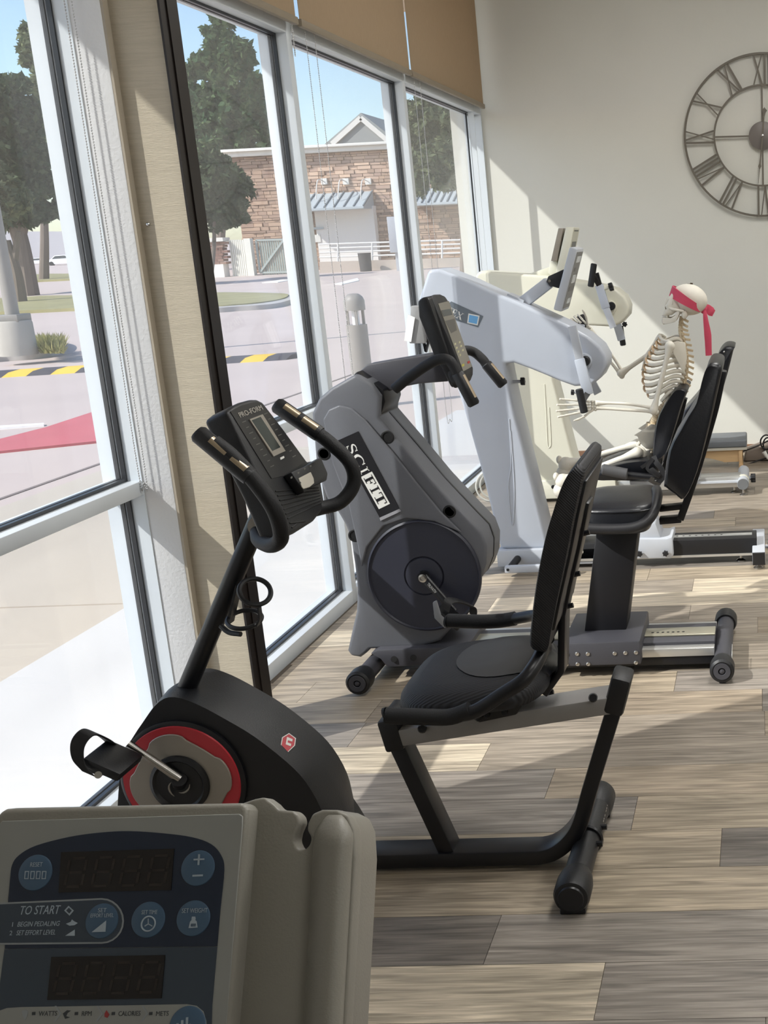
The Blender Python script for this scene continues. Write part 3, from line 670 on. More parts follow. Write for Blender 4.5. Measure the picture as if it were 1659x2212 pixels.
# ================================================================== NEAR RECUMBENT BIKE
black_m = mat('satin black steel', (19, 20, 25), 0.36, var=0.06)
blackp_m = mat('black moulded plastic', (25, 26, 29), 0.46, var=0.08, bump=0.15, bscale=300)
foam_m = mat('black foam grip', (19, 20, 23), 0.62, bump=0.2, bscale=250)
vinyl_m = mat('black vinyl upholstery', (20, 22, 28), 0.36, bump=0.12, bscale=180)
greyst_m = mat('grey painted beam', (150, 148, 146), 0.42, metal=0.2)
chrome_m = mat('brushed steel', (190, 188, 184), 0.25, metal=1.0)
red2_m = mat('red plastic ring', (190, 52, 62), 0.4)
silver_m = mat('grey metallic plastic', (158, 152, 142), 0.45, metal=0.35)
pad_m = mat('pulse sensor plate', (176, 160, 136), 0.3, metal=0.6)
white_m = mat('white print', (226, 226, 222), 0.5)
def mesh_fabric(name, freq, rot):
    m = bpy.data.materials.new(name); m.use_nodes = True; n, l = m.node_tree.nodes, m.node_tree.links; b = n['Principled BSDF']
    tc = n.new('ShaderNodeTexCoord'); mp = n.new('ShaderNodeMapping'); mp.inputs['Rotation'].default_value = rot; l.new(tc.outputs['Object'], mp.inputs[0])
    wv = n.new('ShaderNodeTexWave'); wv.inputs['Scale'].default_value = freq; wv.inputs['Distortion'].default_value = 0.6; l.new(mp.outputs[0], wv.inputs['Vector'])
    mx = n.new('ShaderNodeMix'); mx.data_type = 'RGBA'; mx.inputs['A'].default_value = lin(18, 19, 23); mx.inputs['B'].default_value = lin(36, 37, 43); l.new(wv.outputs['Fac'], mx.inputs['Factor'])
    l.new(mx.outputs['Result'], b.inputs['Base Color']); b.inputs['Roughness'].default_value = 0.55
    bp = n.new('ShaderNodeBump'); bp.inputs['Strength'].default_value = 0.4; bp.inputs['Distance'].default_value = 0.002; l.new(wv.outputs['Fac'], bp.inputs['Height']); l.new(bp.outputs[0], b.inputs['Normal'])
    return m
ribbed_m = mesh_fabric('ribbed black fabric', 60, (0, 0, 1.35)); ribv_m = mesh_fabric('ribbed black side fabric', 70, (0, 0.75, 0))
def crop(x0, y0, s): return lambda x, y: (x0 + x / s, y0 + y / s)
YC = 2.54
bk = root('recumbent_bike', 'black recumbent bike with red ringed wheel cover, nearest the camera', 'exercise bike', (-0.8, YC, 0))
# casing
c1 = crop(100, 1420, 2.44)
near = [(680, 205), (800, 243), (950, 322), (1100, 412), (1270, 545), (1370, 650), (1450, 790), (1480, 920), (1485, 1090), (480, 1090), (395, 880), (385, 720), (420, 500), (520, 330), (600, 230)]
mid = [(740, 150), (900, 182), (1050, 250), (1200, 342), (1390, 500), (1490, 612), (1590, 810), (1620, 930), (1630, 1075), (600, 1075), (500, 880), (480, 720), (500, 480), (580, 290), (655, 160)]
rn = [PY(*c1(*p), 2.455) for p in near]; rm = [PY(*c1(*p), YC) for p in mid]
rn = catmull(rn, 3, closed=True); rm = catmull(rm, 3, closed=True)
for r in (rn, rm):
    for p in r: p.z = max(p.z, 0.012)
sh = lambda r, y: [V((p.x, y, p.z)) for p in r]
casing = obj('casing', G().loft([sh(rn, 2.45), [V((p.x * 0.7 + q.x * 0.3, 2.465, p.z * 0.7 + q.z * 0.3)) for p, q in zip(rn, rm)], sh(rm, 2.53), sh(rm, 2.55), [V((p.x * 0.7 + q.x * 0.3, 2.615, p.z * 0.7 + q.z * 0.3)) for p, q in zip(rn, rm)], sh(rn, 2.63)]), blackp_m, bk, angle=28)
CW = PY(398, 1684, 2.448); RW = 137 / 1012.0
wheel = obj('wheel_cover', G().lathe([(RW * 1.06, -0.02), (RW * 1.06, 0.006), (RW * 1.0, 0.010), (0, 0.010)], CW, (0, -1, 0), 64), black_m, bk)
obj('red_ring', G().lathe([(RW * 0.99, 0.009), (RW * 0.98, 0.014), (0, 0.014)], CW, (0, -1, 0), 64), red2_m, wheel)
wav = []
for k in range(72):
    a = 2 * math.pi * k / 72; c = math.cos(4 * (a - math.radians(100))); c = math.copysign(abs(c) ** 0.5, c)
    r = RW * (0.81 + 0.062 * c); wav.append(CW + V((r * math.cos(a), -0.014, r * math.sin(a))))
obj('grey_plate', G().prism(wav, (0, -0.005, 0)), silver_m, wheel, bevel=0.0015, seg=1)
obj('hub_cap', G().lathe([(RW * 0.50, 0.018), (RW * 0.49, 0.026), (RW * 0.43, 0.030), (RW * 0.39, 0.024), (RW * 0.18, 0.026), (0, 0.026)], CW, (0, -1, 0), 48), blackp_m, wheel)
g = G()
for k in range(3):
    a0 = 0.5 + 2.1 * k
    g.tube([CW + V((RW * 0.12 * math.cos(a0 + t * 0.28) * (1 + 0.12 * t), -0.031, RW * 0.12 * math.sin(a0 + t * 0.28) * (1 + 0.12 * t))) for t in range(7)], [0.0005, .0014, .002, .0022, .002, .0014, .0005], 6)
obj('emblem', g, silver_m, wheel)
p0 = PY(389, 1682, 2.415); p1 = PY(277, 1606, 2.40)
obj('crank_arm', G().tube([p0, p0.lerp(p1, 0.15), p0.lerp(p1, 0.8), p1], [0.010, 0.0105, 0.008, 0.009], 10), chrome_m, bk)
obj('crank_axle', G().cyl(CW + V((0, -0.02, 0)), p0 + V((0, -0.004, 0)), 0.016), black_m, bk)
# pedal
pc = PY(243, 1642, 2.335); Rp = Matrix.Rotation(math.radians(28), 3, 'Y')
ped = obj('pedal', G().box(pc, (0.085, 0.10, 0.022), Rp).box(pc + Rp @ V((-0.02, 0, -0.012)), (0.05, 0.085, 0.02), Rp), blackp_m, bk, bevel=0.006)
obj('spindle_cap', G().cyl(PY(212, 1674, 2.268), PY(212, 1674, 2.262), 0.0075), chrome_m, ped)
st = catmull([PY(192, 1672, 2.275), PY(170, 1645, 2.278), PY(168, 1608, 2.285), PY(190, 1582, 2.30), PY(218, 1590, 2.345), PY(240, 1606, 2.38), PY(248, 1622, 2.39)], 6)
obj('toe_strap', G().bar(st, 0.030, 0.004, Rp @ X1), foam_m, ped, bevel=0.001, seg=1)
# mast, cup holder
obj('mast', G().tube([PY(398, 1500, YC), PY(560, 1118, YC), PY(585, 1060, YC)], 0.0215, 16, flat=((0, 1, 0), 0.8)), black_m, bk)
obj('mast_collar', G().tube([PY(394, 1512, YC), PY(402, 1490, YC)], [0.034, 0.027], 16), blackp_m, bk)
r1c, r2c = PY(551, 1278, 2.49), PY(528, 1338, 2.49)
ch = obj('cup_holder', G().ring(r1c, V((0.50, -0.55, 0.67)), 0.033, 0.0056, 36, 8).ring(r2c, V((0.1, -0.28, 0.95)), 0.036, 0.0052, 36, 8)
         .bar([PY(517, 1262, 2.50), PY(505, 1310, 2.50), PY(497, 1345, 2.50)], 0.03, 0.006, Y1)
         .bar(catmull([PY(560, 1312, 2.46), PY(562, 1335, 2.46), PY(555, 1352, 2.46)], 3), 0.014, 0.004, Y1)
         .tube(catmull([PY(477, 1352, 2.50), PY(495, 1366, 2.49), PY(520, 1370, 2.48)], 4), 0.006, 8), blackp_m, bk)
# console
ck = crop(380, 820, 3.686); KN = V((0.925, 0, 0.38)).normalized(); KV = V((-KN.z, 0, KN.x)); KP = PY(590, 1010, YC)
K = lambda x, y, d=0.0: PP(*ck(x, y), KP + KN * d, KN)
face = [(405, 245), (450, 207), (520, 174), (600, 152), (650, 152), (692, 172), (860, 390), (1048, 648), (1100, 640), (1140, 700), (1158, 800), (1195, 1010), (1110, 1120), (960, 1215), (872, 1237), (800, 1060), (715, 865), (560, 560)]
con = obj('console', G().prism([K(*p) for p in face], KN * -0.058), blackp_m, bk, bevel=0.009, seg=3)
obj('face_panel', G().prism([K(*p, 0.0003) for p in [(430, 255), (520, 205), (640, 180), (685, 195), (1030, 655), (845, 768), (760, 790)]], KN * 0.0012), mat('dark screen panel', (36, 36, 38), 0.35), con)
obj('lcd_bezel', G().prism([K(*p, 0.001) for p in [(578, 320), (682, 280), (864, 572), (770, 616)]], KN * 0.003), silver_m, con)
obj('lcd_screen', G().prism([K(*p, 0.003) for p in [(600, 326), (670, 298), (828, 540), (765, 570)]], KN * 0.0016), mat('dark lcd glass', (44, 54, 54), 0.15), con)
o_ = K(512, 304, 0.0018); e_ = K(690, 238, 0.0018)
obj('brand_lettering', text_g('PRO-FORM', 0.0165, o_, Y1, KV, 0.0004, sx=(e_ - o_).length / 0.0165 / 4.75), mat('silver print', (176, 172, 164), 0.4), con)
for k in range(9):
    for (ax, ay), (bx, by) in (((545, 335), (770, 690)), ((720, 270), (945, 610))):
        f_ = k / 8; x, y = ax + (bx - ax) * f_, ay + (by - ay) * f_
        a = K(x - 12, y + 4, 0.0016); obj('legend_mark', G().box(a + Y1 * 0.006, (0.0004, 0.014 if k % 2 else 0.02, 0.0022)), mat('dim legend print', (110, 110, 106), 0.5), con)
obj('badge', G().prism([K(*p, 0.0016) for p in [(828, 622), (858, 608), (862, 624), (833, 640)]], KN * 0.0008), white_m, con)
kp = obj('keypad', G().prism([K(*p, 0.001) for p in [(850, 768), (1000, 700), (1092, 645), (1150, 780), (1140, 830), (985, 900), (960, 930)]], KN * 0.022), blackp_m, con, bevel=0.004)
obj('start_button', G().prism([K(*p, 0.0228) for p in [(972, 787), (1068, 738), (1092, 790), (1096, 828), (1060, 858), (1012, 874), (998, 858)]], KN * 0.002), mat('pale grey key', (186, 180, 168), 0.5), kp, bevel=0.0008, seg=1)
o_ = K(985, 833, 0.0251); obj('button_print', text_g('ON', 0.007, o_, Y1, KV, 0.0002), mat('dark key print', (60, 60, 58), 0.5), kp)
for x, y in ((920, 780), (975, 745), (1025, 712), (1072, 690)): obj('key_label', G().box(K(x, y, 0.0232), (0.0008, 0.010, 0.004)), mat('dim legend print', (110, 110, 106), 0.5), kp)
for k in range(9):
    f_ = k / 8.0
    a, b = (752 + 130 * f_, 900 + 290 * f_), (1160 + 24 * f_, 850 + 165 * f_)
    if k > 6: b = (1110 - 60 * (k - 6), 1100 + 20 * (k - 6))
    obj('grille_rib', G().tube([K(a[0] + 40, a[1] - 10, 0.0005), K(b[0] - 25, b[1] + 10, 0.0005)], 0.0018, 6), blackp_m, con)
# handlebars
def bar_path(l): return catmull([PY(a, b, y) for a, b, y in l], 5)
nb_ = bar_path([(556, 1138, 2.53), (560, 1166, 2.47), (586, 1178, 2.41), (607, 1160, 2.375), (594, 1104, 2.355), (552, 1042, 2.35), (500, 986, 2.35), (462, 956, 2.35)])
fb_ = bar_path([(640, 1110, 2.62), (692, 1098, 2.68), (736, 1084, 2.71), (764, 1045, 2.73), (756, 1000, 2.73), (712, 956, 2.73), (655, 914, 2.73), (620, 888, 2.73)])
obj('handlebar', G().tube(nb_, 0.0165, 14), foam_m, bk); obj('handlebar', G().tube(fb_, 0.0165, 14), foam_m, bk)
def grip(pts, plates):
    gp_ = [PY(a, b, y) for a, b, y in pts]
    gr_ = obj('grip', G().tube([gp_[0], gp_[0].lerp(gp_[1], 0.06), gp_[1], gp_[1].lerp(gp_[1] + (gp_[1] - gp_[0]).normalized(), 0.006)], [0.0185, 0.0192, 0.0192, 0.015], 16), blackp_m, bk)
    d = (gp_[1] - gp_[0]).normalized(); off = V((0.55, -0.6, 0.55)); off = (off - d * off.dot(d)).normalized()
    for a, b in plates:
        obj('pulse_plate', G().tube([gp_[0].lerp(gp_[1], a) + off * 0.0095, gp_[0].lerp(gp_[1], b) + off * 0.0095], 0.0118, 12), pad_m, gr_)
    return gr_
grip([(540, 1030, 2.35), (430, 938, 2.35)], ((0.10, 0.38), (0.48, 0.80)))
grip([(690, 938, 2.73), (600, 876, 2.73)], ((0.08, 0.42), (0.52, 0.86)))
obj('bar_clamp', G().cyl(PY(556, 1138, 2.50), PY(600, 1120, 2.62), 0.022), silver_m, bk)
# frame
c2 = crop(780, 1400, 2.592)
pth = [PY(690, 1862, 2.52), PY(840, 1858, 2.52), PY(960, 1854, 2.52)] + catmull([PY(*c2(x, y), 2.52) for x, y in ((960, 1142), (1080, 1115), (1170, 1050), (1235, 950), (1290, 760), (1350, 560), (1420, 330))], 5)
for p in pth: p.z = max(p.z, 0.030)
obj('frame_rail', G().bar(pth, 0.075, 0.036, Y1), black_m, bk, bevel=0.005, bang=50)
pl = [PY(850, 1600, 2.52) + V((0.014, 0, 0)), PY(970, 1838, 2.52)]
obj('front_strut', G().bar([PY(866, 1604, 2.52), PY(972, 1832, 2.52)], 0.062, 0.036, Y1), black_m, bk, bevel=0.004, bang=50)
bm_ = [PY(845, 1578, 2.52), PY(1345, 1495, 2.52)]
beam = obj('seat_beam', G().bar([PY(856, 1582, 2.52), PY(1335, 1508, 2.52)], 0.085, 0.040, Y1), greyst_m, bk, bevel=0.004, bang=50)
for q in ((912, 1574), (1281, 1507)): obj('bolt', G().cyl(PY(*q, 2.478), PY(*q, 2.466), 0.0105, 0.008, 14), black_m, beam)
obj('front_end_cap', G().bar([PY(845, 1540, 2.52), PY(866, 1607, 2.52)], 0.09, 0.046, Y1).bar([PY(838, 1536, 2.52), PY(868, 1540, 2.52)], 0.088, 0.03, Y1), blackp_m, bk, bevel=0.008)
obj('rear_end_cap', G().bar([PY(1347, 1452, 2.52), PY(1327, 1530, 2.52)], 0.092, 0.046, Y1), blackp_m, bk, bevel=0.010)
# rear stabiliser
xs = -0.448
stb = obj('rear_stabiliser', G().cyl((xs, 2.33, 0.046), (xs + 0.004, 2.77, 0.046), 0.030), blackp_m, bk)
for ya, yb in ((2.285, 2.40), (2.78, 2.69)):
    s_ = 1 if yb > ya else -1
    obj('end_cap', G().lathe([(0.026, 0), (0.036, 0.003), (0.040, 0.012), (0.040, 0.06), (0.036, 0.085), (0.030, 0.10)], (xs, ya, 0.044), (0, s_, 0), 28), blackp_m, stb)
    obj('cap_disc', G().lathe([(0.029, 0), (0.027, -0.004), (0, -0.004)], (xs, ya, 0.044), (0, s_, 0), 28), black_m, stb)
    obj('foot_pad', G().bb(xs - 0.028, xs + 0.028, ya + 0.01 * s_, ya + 0.05 * s_, 0.0, 0.012), black_m, stb, bevel=0.003)
for y in (2.50, 2.58): obj('bolt', G().cyl((xs + 0.026, y, 0.055), (xs + 0.042, y, 0.055), 0.007, n=8), black_m, stb)
obj('rail_saddle', G().ring((xs, 2.535, 0.046), Y1, 0.033, 0.006, 24, 6), black_m, stb)
obj('stabiliser_lettering', text_g('PRO-FORM', 0.036, (xs + 0.0308, 2.60, 0.034), (0, 1, 0), (0, 0, 1), 0.0003, sx=0.62), mat('silver print', (176, 172, 164), 0.4), stb)
# seat cushion: plan outline lofted upward
def plan(f, z, dx=0.0):
    out_ = []
    for k in range(40):
        a = 2 * math.pi * k / 40; c, s_ = math.cos(a), math.sin(a)
        x = math.copysign(abs(c) ** 0.56, c) * 0.166; y = math.copysign(abs(s_) ** 0.56, s_) * 0.192
        nose = 1 - 0.05 * max(0, -c) ** 3
        out_.append(V((-0.658 + dx + x * f, 2.535 + y * f * nose, z + 0.055 * (x * f / 0.172) * 0.25)))
    return out_
seat = obj('seat', G().loft([plan(0.90, 0.436), plan(0.985, 0.442), plan(1.0, 0.455), plan(0.98, 0.472), plan(0.90, 0.488), plan(0.74, 0.499), plan(0.45, 0.506), plan(0.12, 0.508)]), ribbed_m, bk, angle=60)
ins = [V((-0.598 + 0.112 * math.cos(2 * math.pi * k / 36) * (1.0), 2.545 + 0.142 * math.sin(2 * math.pi * k / 36), 0)) for k in range(36)]
def seat_z(p):
    e_ = 2 / 0.56; q = (abs((p.x + 0.658) / 0.166) ** e_ + abs((p.y - 2.535) / 0.192) ** e_) ** (1 / e_)
    return float(np.interp(q, [0, 0.12, 0.45, 0.74, 0.90, 0.98, 1.0], [0.508, 0.508, 0.506, 0.499, 0.488, 0.472, 0.455])) + 0.01375 * (p.x + 0.658) / 0.172
obj('seat_inset', G().loft([[V((p.x * f + -0.598 * (1 - f), p.y * f + 2.545 * (1 - f), seat_z(V((p.x * f + -0.598 * (1 - f), p.y * f + 2.545 * (1 - f), 0))) + 0.0022)) for p in ins] for f in (1.0, 0.9, 0.75, 0.6, 0.45, 0.25, 0.02)]), mat('smooth grey vinyl', (56, 56, 57), 0.45), seat, angle=80)
# backrest
c3 = crop(780, 1000, 2.676)
bo2 = [(975, 1062), (980, 930), (1010, 700), (1060, 450), (1110, 280), (1160, 135), (1205, 50), (1240, 14), (1270, 20), (1292, 70), (1242, 300), (1190, 560), (1135, 800), (1098, 980), (1075, 1090), (1030, 1095)]
bp = catmull([PY(*c3(*p), 2.375) for p in bo2], 3, closed=True)
bc = sum(bp, V()) / len(bp)
sc_ = lambda r, y, f: [V((bc.x + (p.x - bc.x) * (1 - (1 - f) * 2.2), y, bc.z + (p.z - bc.z) * f)) for p in r]
br_ = obj('backrest', G().loft([sc_(bp, 2.365, 0.955), sc_(bp, 2.372, 0.985), sc_(bp, 2.388, 1.0), sc_(bp, 2.65, 1.0), sc_(bp, 2.666, 0.985), sc_(bp, 2.673, 0.955)]), ribv_m, bk, angle=50)
sm = [PY(*c3(x, y), 2.368) for x, y in ((1272, 70), (1225, 300), (1172, 560), (1117, 800), (1080, 980), (1062, 1060))]
obj('piping', G().tube(catmull(sm, 4), 0.0022, 6), vinyl_m, br_)
bcv = [PY(*c3(x, y), 2.375) for x, y in ((1285, 110), (1242, 300), (1190, 560), (1135, 800), (1098, 980))]
obj('back_shell', G().loft([[V((p.x + 0.006, y, p.z)) for p in bcv] + [V((p.x - 0.006, y, p.z)) for p in bcv[::-1]] for y in (2.385, 2.655)]), vinyl_m, br_, bevel=0.003)
bp2 = [V((p.x + 0.005, 2.52, p.z)) for p in catmull(bcv[1:], 4)] + [PY(1205, 1440, 2.52) + V((0.012, 0, 0)), PY(1180, 1490, 2.52)]
pbr = obj('back_bracket', G().bar(bp2, 0.07, 0.016, Y1), black_m, bk, bevel=0.003, bang=50)
for k in (3, 7, 11, 14):
    if k < len(bp2): obj('bolt', G().cyl(bp2[k] + V((0.006, -0.02, 0)), bp2[k] + V((0.020, -0.02, 0.003)), 0.006, n=8), black_m, pbr)
obj('seat_carriage', G().prism([PY(*q, 2.465) for q in ((1010, 1548), (1035, 1562), (1115, 1545), (1160, 1480), (1190, 1460), (1165, 1440), (1100, 1500))], (0, 0.13, 0)), black_m, bk, bevel=0.004)
for q in ((1034, 1552), (1052, 1545), (1090, 1538)): obj('bolt', G().cyl(PY(*q, 2.462), PY(*q, 2.452), 0.0075, 0.006, 10), blackp_m, bk)
# seat handles
h1 = [PY(*q) for q in ((990, 1545, 2.31), (1030, 1535, 2.31), (1085, 1500, 2.32), (1130, 1470, 2.33), (1155, 1438, 2.36), (1172, 1405, 2.42), (1178, 1398, 2.50))]
hd = obj('seat_handle', G().tube(catmull(h1, 5), 0.0155, 14), black_m, bk)
obj('handle_grip', G().tube(catmull([PY(*q) for q in ((836, 1545, 2.31), (842, 1546, 2.31), (930, 1549, 2.31), (975, 1548, 2.31), (1016, 1533, 2.31))], 4), [0.013] + [0.0175] * 16, 14), foam_m, hd)
h2 = [PY(*q) for q in ((1075, 1338, 2.77), (1115, 1336, 2.76), (1160, 1330, 2.72), (1180, 1350, 2.64), (1184, 1380, 2.56))]
hd = obj('seat_handle', G().tube(catmull(h2, 5), 0.0145, 14), black_m, bk)
obj('handle_grip', G().tube(catmull([PY(*q) for q in ((969, 1341, 2.775), (974, 1341, 2.775), (1040, 1343, 2.77), (1080, 1341, 2.77), (1113, 1336, 2.765))], 4), [0.012] + [0.0175] * 16, 14), foam_m, hd)
# badge on casing and lettering along its top band
# printed emblem lying in the slope of the casing's top band
b_a, b_b = PY(*c1(1100, 412), 2.465), PY(*c1(1270, 545), 2.465); b_c = PY(*c1(1390, 500), 2.53)
bn3 = (b_b - b_a).cross(b_c - b_a).normalized(); bn3 = bn3 if bn3.y < 0 else -bn3
BQ = lambda x, y, d=0.0: PP(x, y, b_a + bn3 * (0.0035 + d), bn3)
obj('red_badge', G().prism([BQ(*q) for q in ((611, 1594), (624, 1586), (637, 1596), (635, 1610), (621, 1624), (608, 1610))], bn3 * 0.001), red2_m, casing)
obj('badge_border', G().prism([BQ(*q, -0.0004) for q in ((609, 1593), (624, 1584), (639, 1595), (637, 1611), (621, 1626), (606, 1611))], bn3 * 0.0008), white_m, casing)
obj('badge_mark', G().prism([BQ(*q, 0.001) for q in ((620, 1592), (632, 1597), (631, 1602), (622, 1599), (621, 1604), (629, 1607), (628, 1612), (617, 1608))], bn3 * 0.0005), white_m, casing)
# ================================================================== GREY UPRIGHT-PEDESTAL BIKE (middle)
gshell_m = mat('charcoal moulded shell', (98, 100, 106), 0.5, var=0.05, bump=0.12, bscale=350)
navy_m = mat('dark blue grey disc', (44, 46, 58), 0.45)
dgrey_m = mat('dark grey powder coat', (66, 66, 72), 0.5, bump=0.1, bscale=300)
alur_m = mat('bare aluminium rail', (206, 206, 204), 0.3, metal=0.7)
sf = root('pedestal_bike', 'charcoal pedestal exercise bike with large dark crank disc and black seat', 'exercise bike', (-0.75, 3.885, 0))
YS = 3.775
outl = [(767, 808), (800, 828), (821, 856), (818, 901), (881, 974), (941, 1046), (1001, 1110), (1040, 1150), (1051, 1180), (1050, 1219), (1039, 1249), (1016, 1273), (998, 1300), (985, 1345), (950, 1385), (911, 1398), (799, 1403), (790, 1412), (778, 1421), (757, 1418), (750, 1406), (760, 1360), (769, 1321), (771, 1273), (765, 1219), (757, 1165), (745, 1134), (725, 1100), (704, 1075), (692, 1040), (682, 1000), (677, 940), (673, 893), (688, 861), (715, 838)]
P_ = [PY(*q, YS) for q in outl]
body = obj('shell', G().prism(P_, (0, 0.225, 0)), gshell_m, sf, bevel=0.012, seg=3, bang=50)
# rubber seam around the far half
obj('seam_band', G().prism([V((sum(p.x for p in P_) / len(P_) + (p.x - sum(q.x for q in P_) / len(P_)) * 1.006, 3.885, p.z + (0.003 if p.z > 0.7 else 0))) for p in P_], (0, 0.012, 0)), black_m, sf)
# raised spine on the side
sp = [(700, 905), (712, 884), (735, 874), (760, 880), (790, 905), (850, 975), (905, 1045), (955, 1105), (1000, 1150), (940, 1125), (880, 1118), (830, 1135), (795, 1180), (783, 1225), (775, 1180), (755, 1090), (720, 1000)]
obj('raised_spine', G().prism([PY(*q, YS) for q in sp], (0, -0.012, 0)), gshell_m, body, bevel=0.010, seg=3)
CS = PY(917, 1243, YS); RS = 122 / 652.0
disc = obj('crank_disc', G().lathe([(RS * 1.02, -0.005), (RS * 1.02, 0.006), (RS * 0.985, 0.012), (RS * 0.965, 0.006), (RS * 0.36, 0.006), (RS * 0.34, 0.002), (0, 0.002)], CS, (0, -1, 0), 72), navy_m, sf)
obj('centre_plate', G().lathe([(RS * 0.33, 0.004), (RS * 0.325, 0.008), (0, 0.008)], CS, (0, -1, 0), 48), navy_m, disc)
for q in ((837, 944), (971, 1105), (766, 1157), (700, 980)):
    c = PY(*q, YS); rr_ = 9.5 / 652
    obj('screw_well', G().lathe([(rr_ * 1.5, 0.0), (rr_ * 1.35, 0.002), (rr_ * 1.08, 0.0022), (rr_, -0.004), (0, -0.004)], c, (0, -1, 0), 24), mat('deep black recess', (12, 12, 14), 0.6), body)
# badge with lettering
cb = crop(640, 600, 3.318)
Q = lambda x, y, d=0.0: PY(*cb(x, y), YS - 0.012 - d)
plate = obj('badge_plate', G().prism([Q(300, 1165), Q(445, 1100), Q(740, 1655), Q(600, 1718)], (0, -0.003, 0)), mat('black badge plate', (30, 30, 34), 0.35), body)
obj('badge_lip', G().prism([Q(600, 1718), Q(740, 1655), Q(752, 1672), Q(606, 1740)], (0, -0.005, 0)), mat('light shell edge', (150, 150, 156), 0.5), body)
A_, B_ = Q(368, 1190, 0.0032), Q(668, 1720, 0.0032); xd = (Q(650, 1640) - Q(395, 1185)).normalized(); yd = V((-xd.z, 0, xd.x)); yd = yd if yd.x > 0 else -yd
BW = (Q(650, 1640) - Q(395, 1185)).length
def stroke(g, pts, wds, o, sx, sy, dep=0.0008):
    # calligraphic stroke in letter space
    pts = catmull([V((a, b, 0)) for a, b in pts], 6) if len(pts) > 2 else [V((a, b, 0)) for a, b in pts]
    n = len(pts); L, R_ = [], []
    for i in range(n):
        t = (pts[min(n - 1, i + 1)] - pts[max(0, i - 1)]).normalized(); nn = V((-t.y, t.x, 0)); f_ = i / (n - 1) * (len(wds) - 1); k = min(int(f_), len(wds) - 2) if len(wds) > 1 else 0
        wv = wds[k] + (wds[min(k + 1, len(wds) - 1)] - wds[k]) * (f_ - k); L.append(pts[i] + nn * wv / 2); R_.append(pts[i] - nn * wv / 2)
    W3 = lambda p: o + xd * (p.x * sx) + yd * (p.y * sy)
    for i in range(n - 1): g.prism([W3(L[i]), W3(L[i + 1]), W3(R_[i + 1]), W3(R_[i])], (0, -dep, 0))
def rect(g, x0, x1, y0, y1, o, sx, sy): 
    W3 = lambda x, y: o + xd * (x * sx) + yd * (y * sy)
    g.prism([W3(x0, y0), W3(x1, y0), W3(x1, y1), W3(x0, y1)], (0, -0.0008, 0))
def letter(ch, g, o, sx, sy):
    if ch == 'S':
        stroke(g, [(0.80, 0.78), (0.62, 0.96), (0.32, 0.95), (0.20, 0.74), (0.40, 0.55), (0.68, 0.42), (0.80, 0.22), (0.62, 0.04), (0.32, 0.04), (0.14, 0.24)], [0.05, 0.08, 0.12, 0.17, 0.2, 0.17, 0.12, 0.08, 0.05], o, sx, sy)
        rect(g, 0.77, 0.84, 0.68, 0.98, o, sx, sy); rect(g, 0.10, 0.17, 0.02, 0.32, o, sx, sy)
    elif ch == 'C':
        stroke(g, [(0.88, 0.72), (0.72, 0.95), (0.42, 0.97), (0.16, 0.72), (0.14, 0.40), (0.30, 0.08), (0.62, 0.02), (0.90, 0.26)], [0.05, 0.07, 0.12, 0.2, 0.2, 0.14, 0.07, 0.05], o, sx, sy); rect(g, 0.84, 0.92, 0.64, 0.98, o, sx, sy)
    elif ch == 'I':
        rect(g, 0.38, 0.62, 0, 1, o, sx, sy); rect(g, 0.18, 0.82, 0, 0.07, o, sx, sy); rect(g, 0.18, 0.82, 0.93, 1, o, sx, sy)
    elif ch == 'F':
        rect(g, 0.22, 0.44, 0, 1, o, sx, sy); rect(g, 0.05, 0.60, 0, 0.07, o, sx, sy); rect(g, 0.05, 0.92, 0.93, 1, o, sx, sy); rect(g, 0.44, 0.70, 0.47, 0.54, o, sx, sy); rect(g, 0.68, 0.74, 0.36, 0.66, o, sx, sy); rect(g, 0.87, 0.93, 0.70, 1, o, sx, sy)
    elif ch == 'T':
        rect(g, 0.39, 0.61, 0, 1, o, sx, sy); rect(g, 0.2, 0.8, 0, 0.07, o, sx, sy); rect(g, 0.03, 0.97, 0.93, 1, o, sx, sy); rect(g, 0.03, 0.09, 0.68, 1, o, sx, sy); rect(g, 0.91, 0.97, 0.68, 1, o, sx, sy)
    elif ch == 'E':
        rect(g, 0.22, 0.42, 0, 1, o, sx, sy); rect(g, 0.05, 0.9, 0.0, 0.07, o, sx, sy); rect(g, 0.05, 0.88, 0.93, 1, o, sx, sy); rect(g, 0.42, 0.68, 0.47, 0.54, o, sx, sy); rect(g, 0.66, 0.72, 0.36, 0.66, o, sx, sy); rect(g, 0.83, 0.89, 0.72, 1, o, sx, sy); rect(g, 0.86, 0.92, 0, 0.28, o, sx, sy)
    elif ch == 'X':
        stroke(g, [(0.14, 0.97), (0.84, 0.03)], [0.2, 0.2], o, sx, sy); stroke(g, [(0.84, 0.97), (0.16, 0.03)], [0.07, 0.07], o, sx, sy)
        for a, b in ((0.0, 0.36), (0.66, 1.0)): rect(g, a, b, 0.94, 1, o, sx, sy); rect(g, a, b, 0, 0.06, o, sx, sy)
lh = 0.030; lo = Q(352, 1205, 0.0034)
step = BW * 0.94
pos = {0: ('S', 0.0, 0.155), 1: ('C', 0.165, 0.19), 2: ('I', 0.36, 0.11), 3: ('F', 0.50, 0.155), 4: ('I', 0.66, 0.11), 5: ('T', 0.775, 0.18)}
fbx = G(); W3 = lambda x, y: lo + xd * (x * BW) + yd * y
obj('badge_white_box', G().prism([W3(0.475, -0.006), W3(0.985, -0.006), W3(0.985, lh + 0.006), W3(0.475, lh + 0.006)], (0, -0.0006, 0)), white_m, plate)
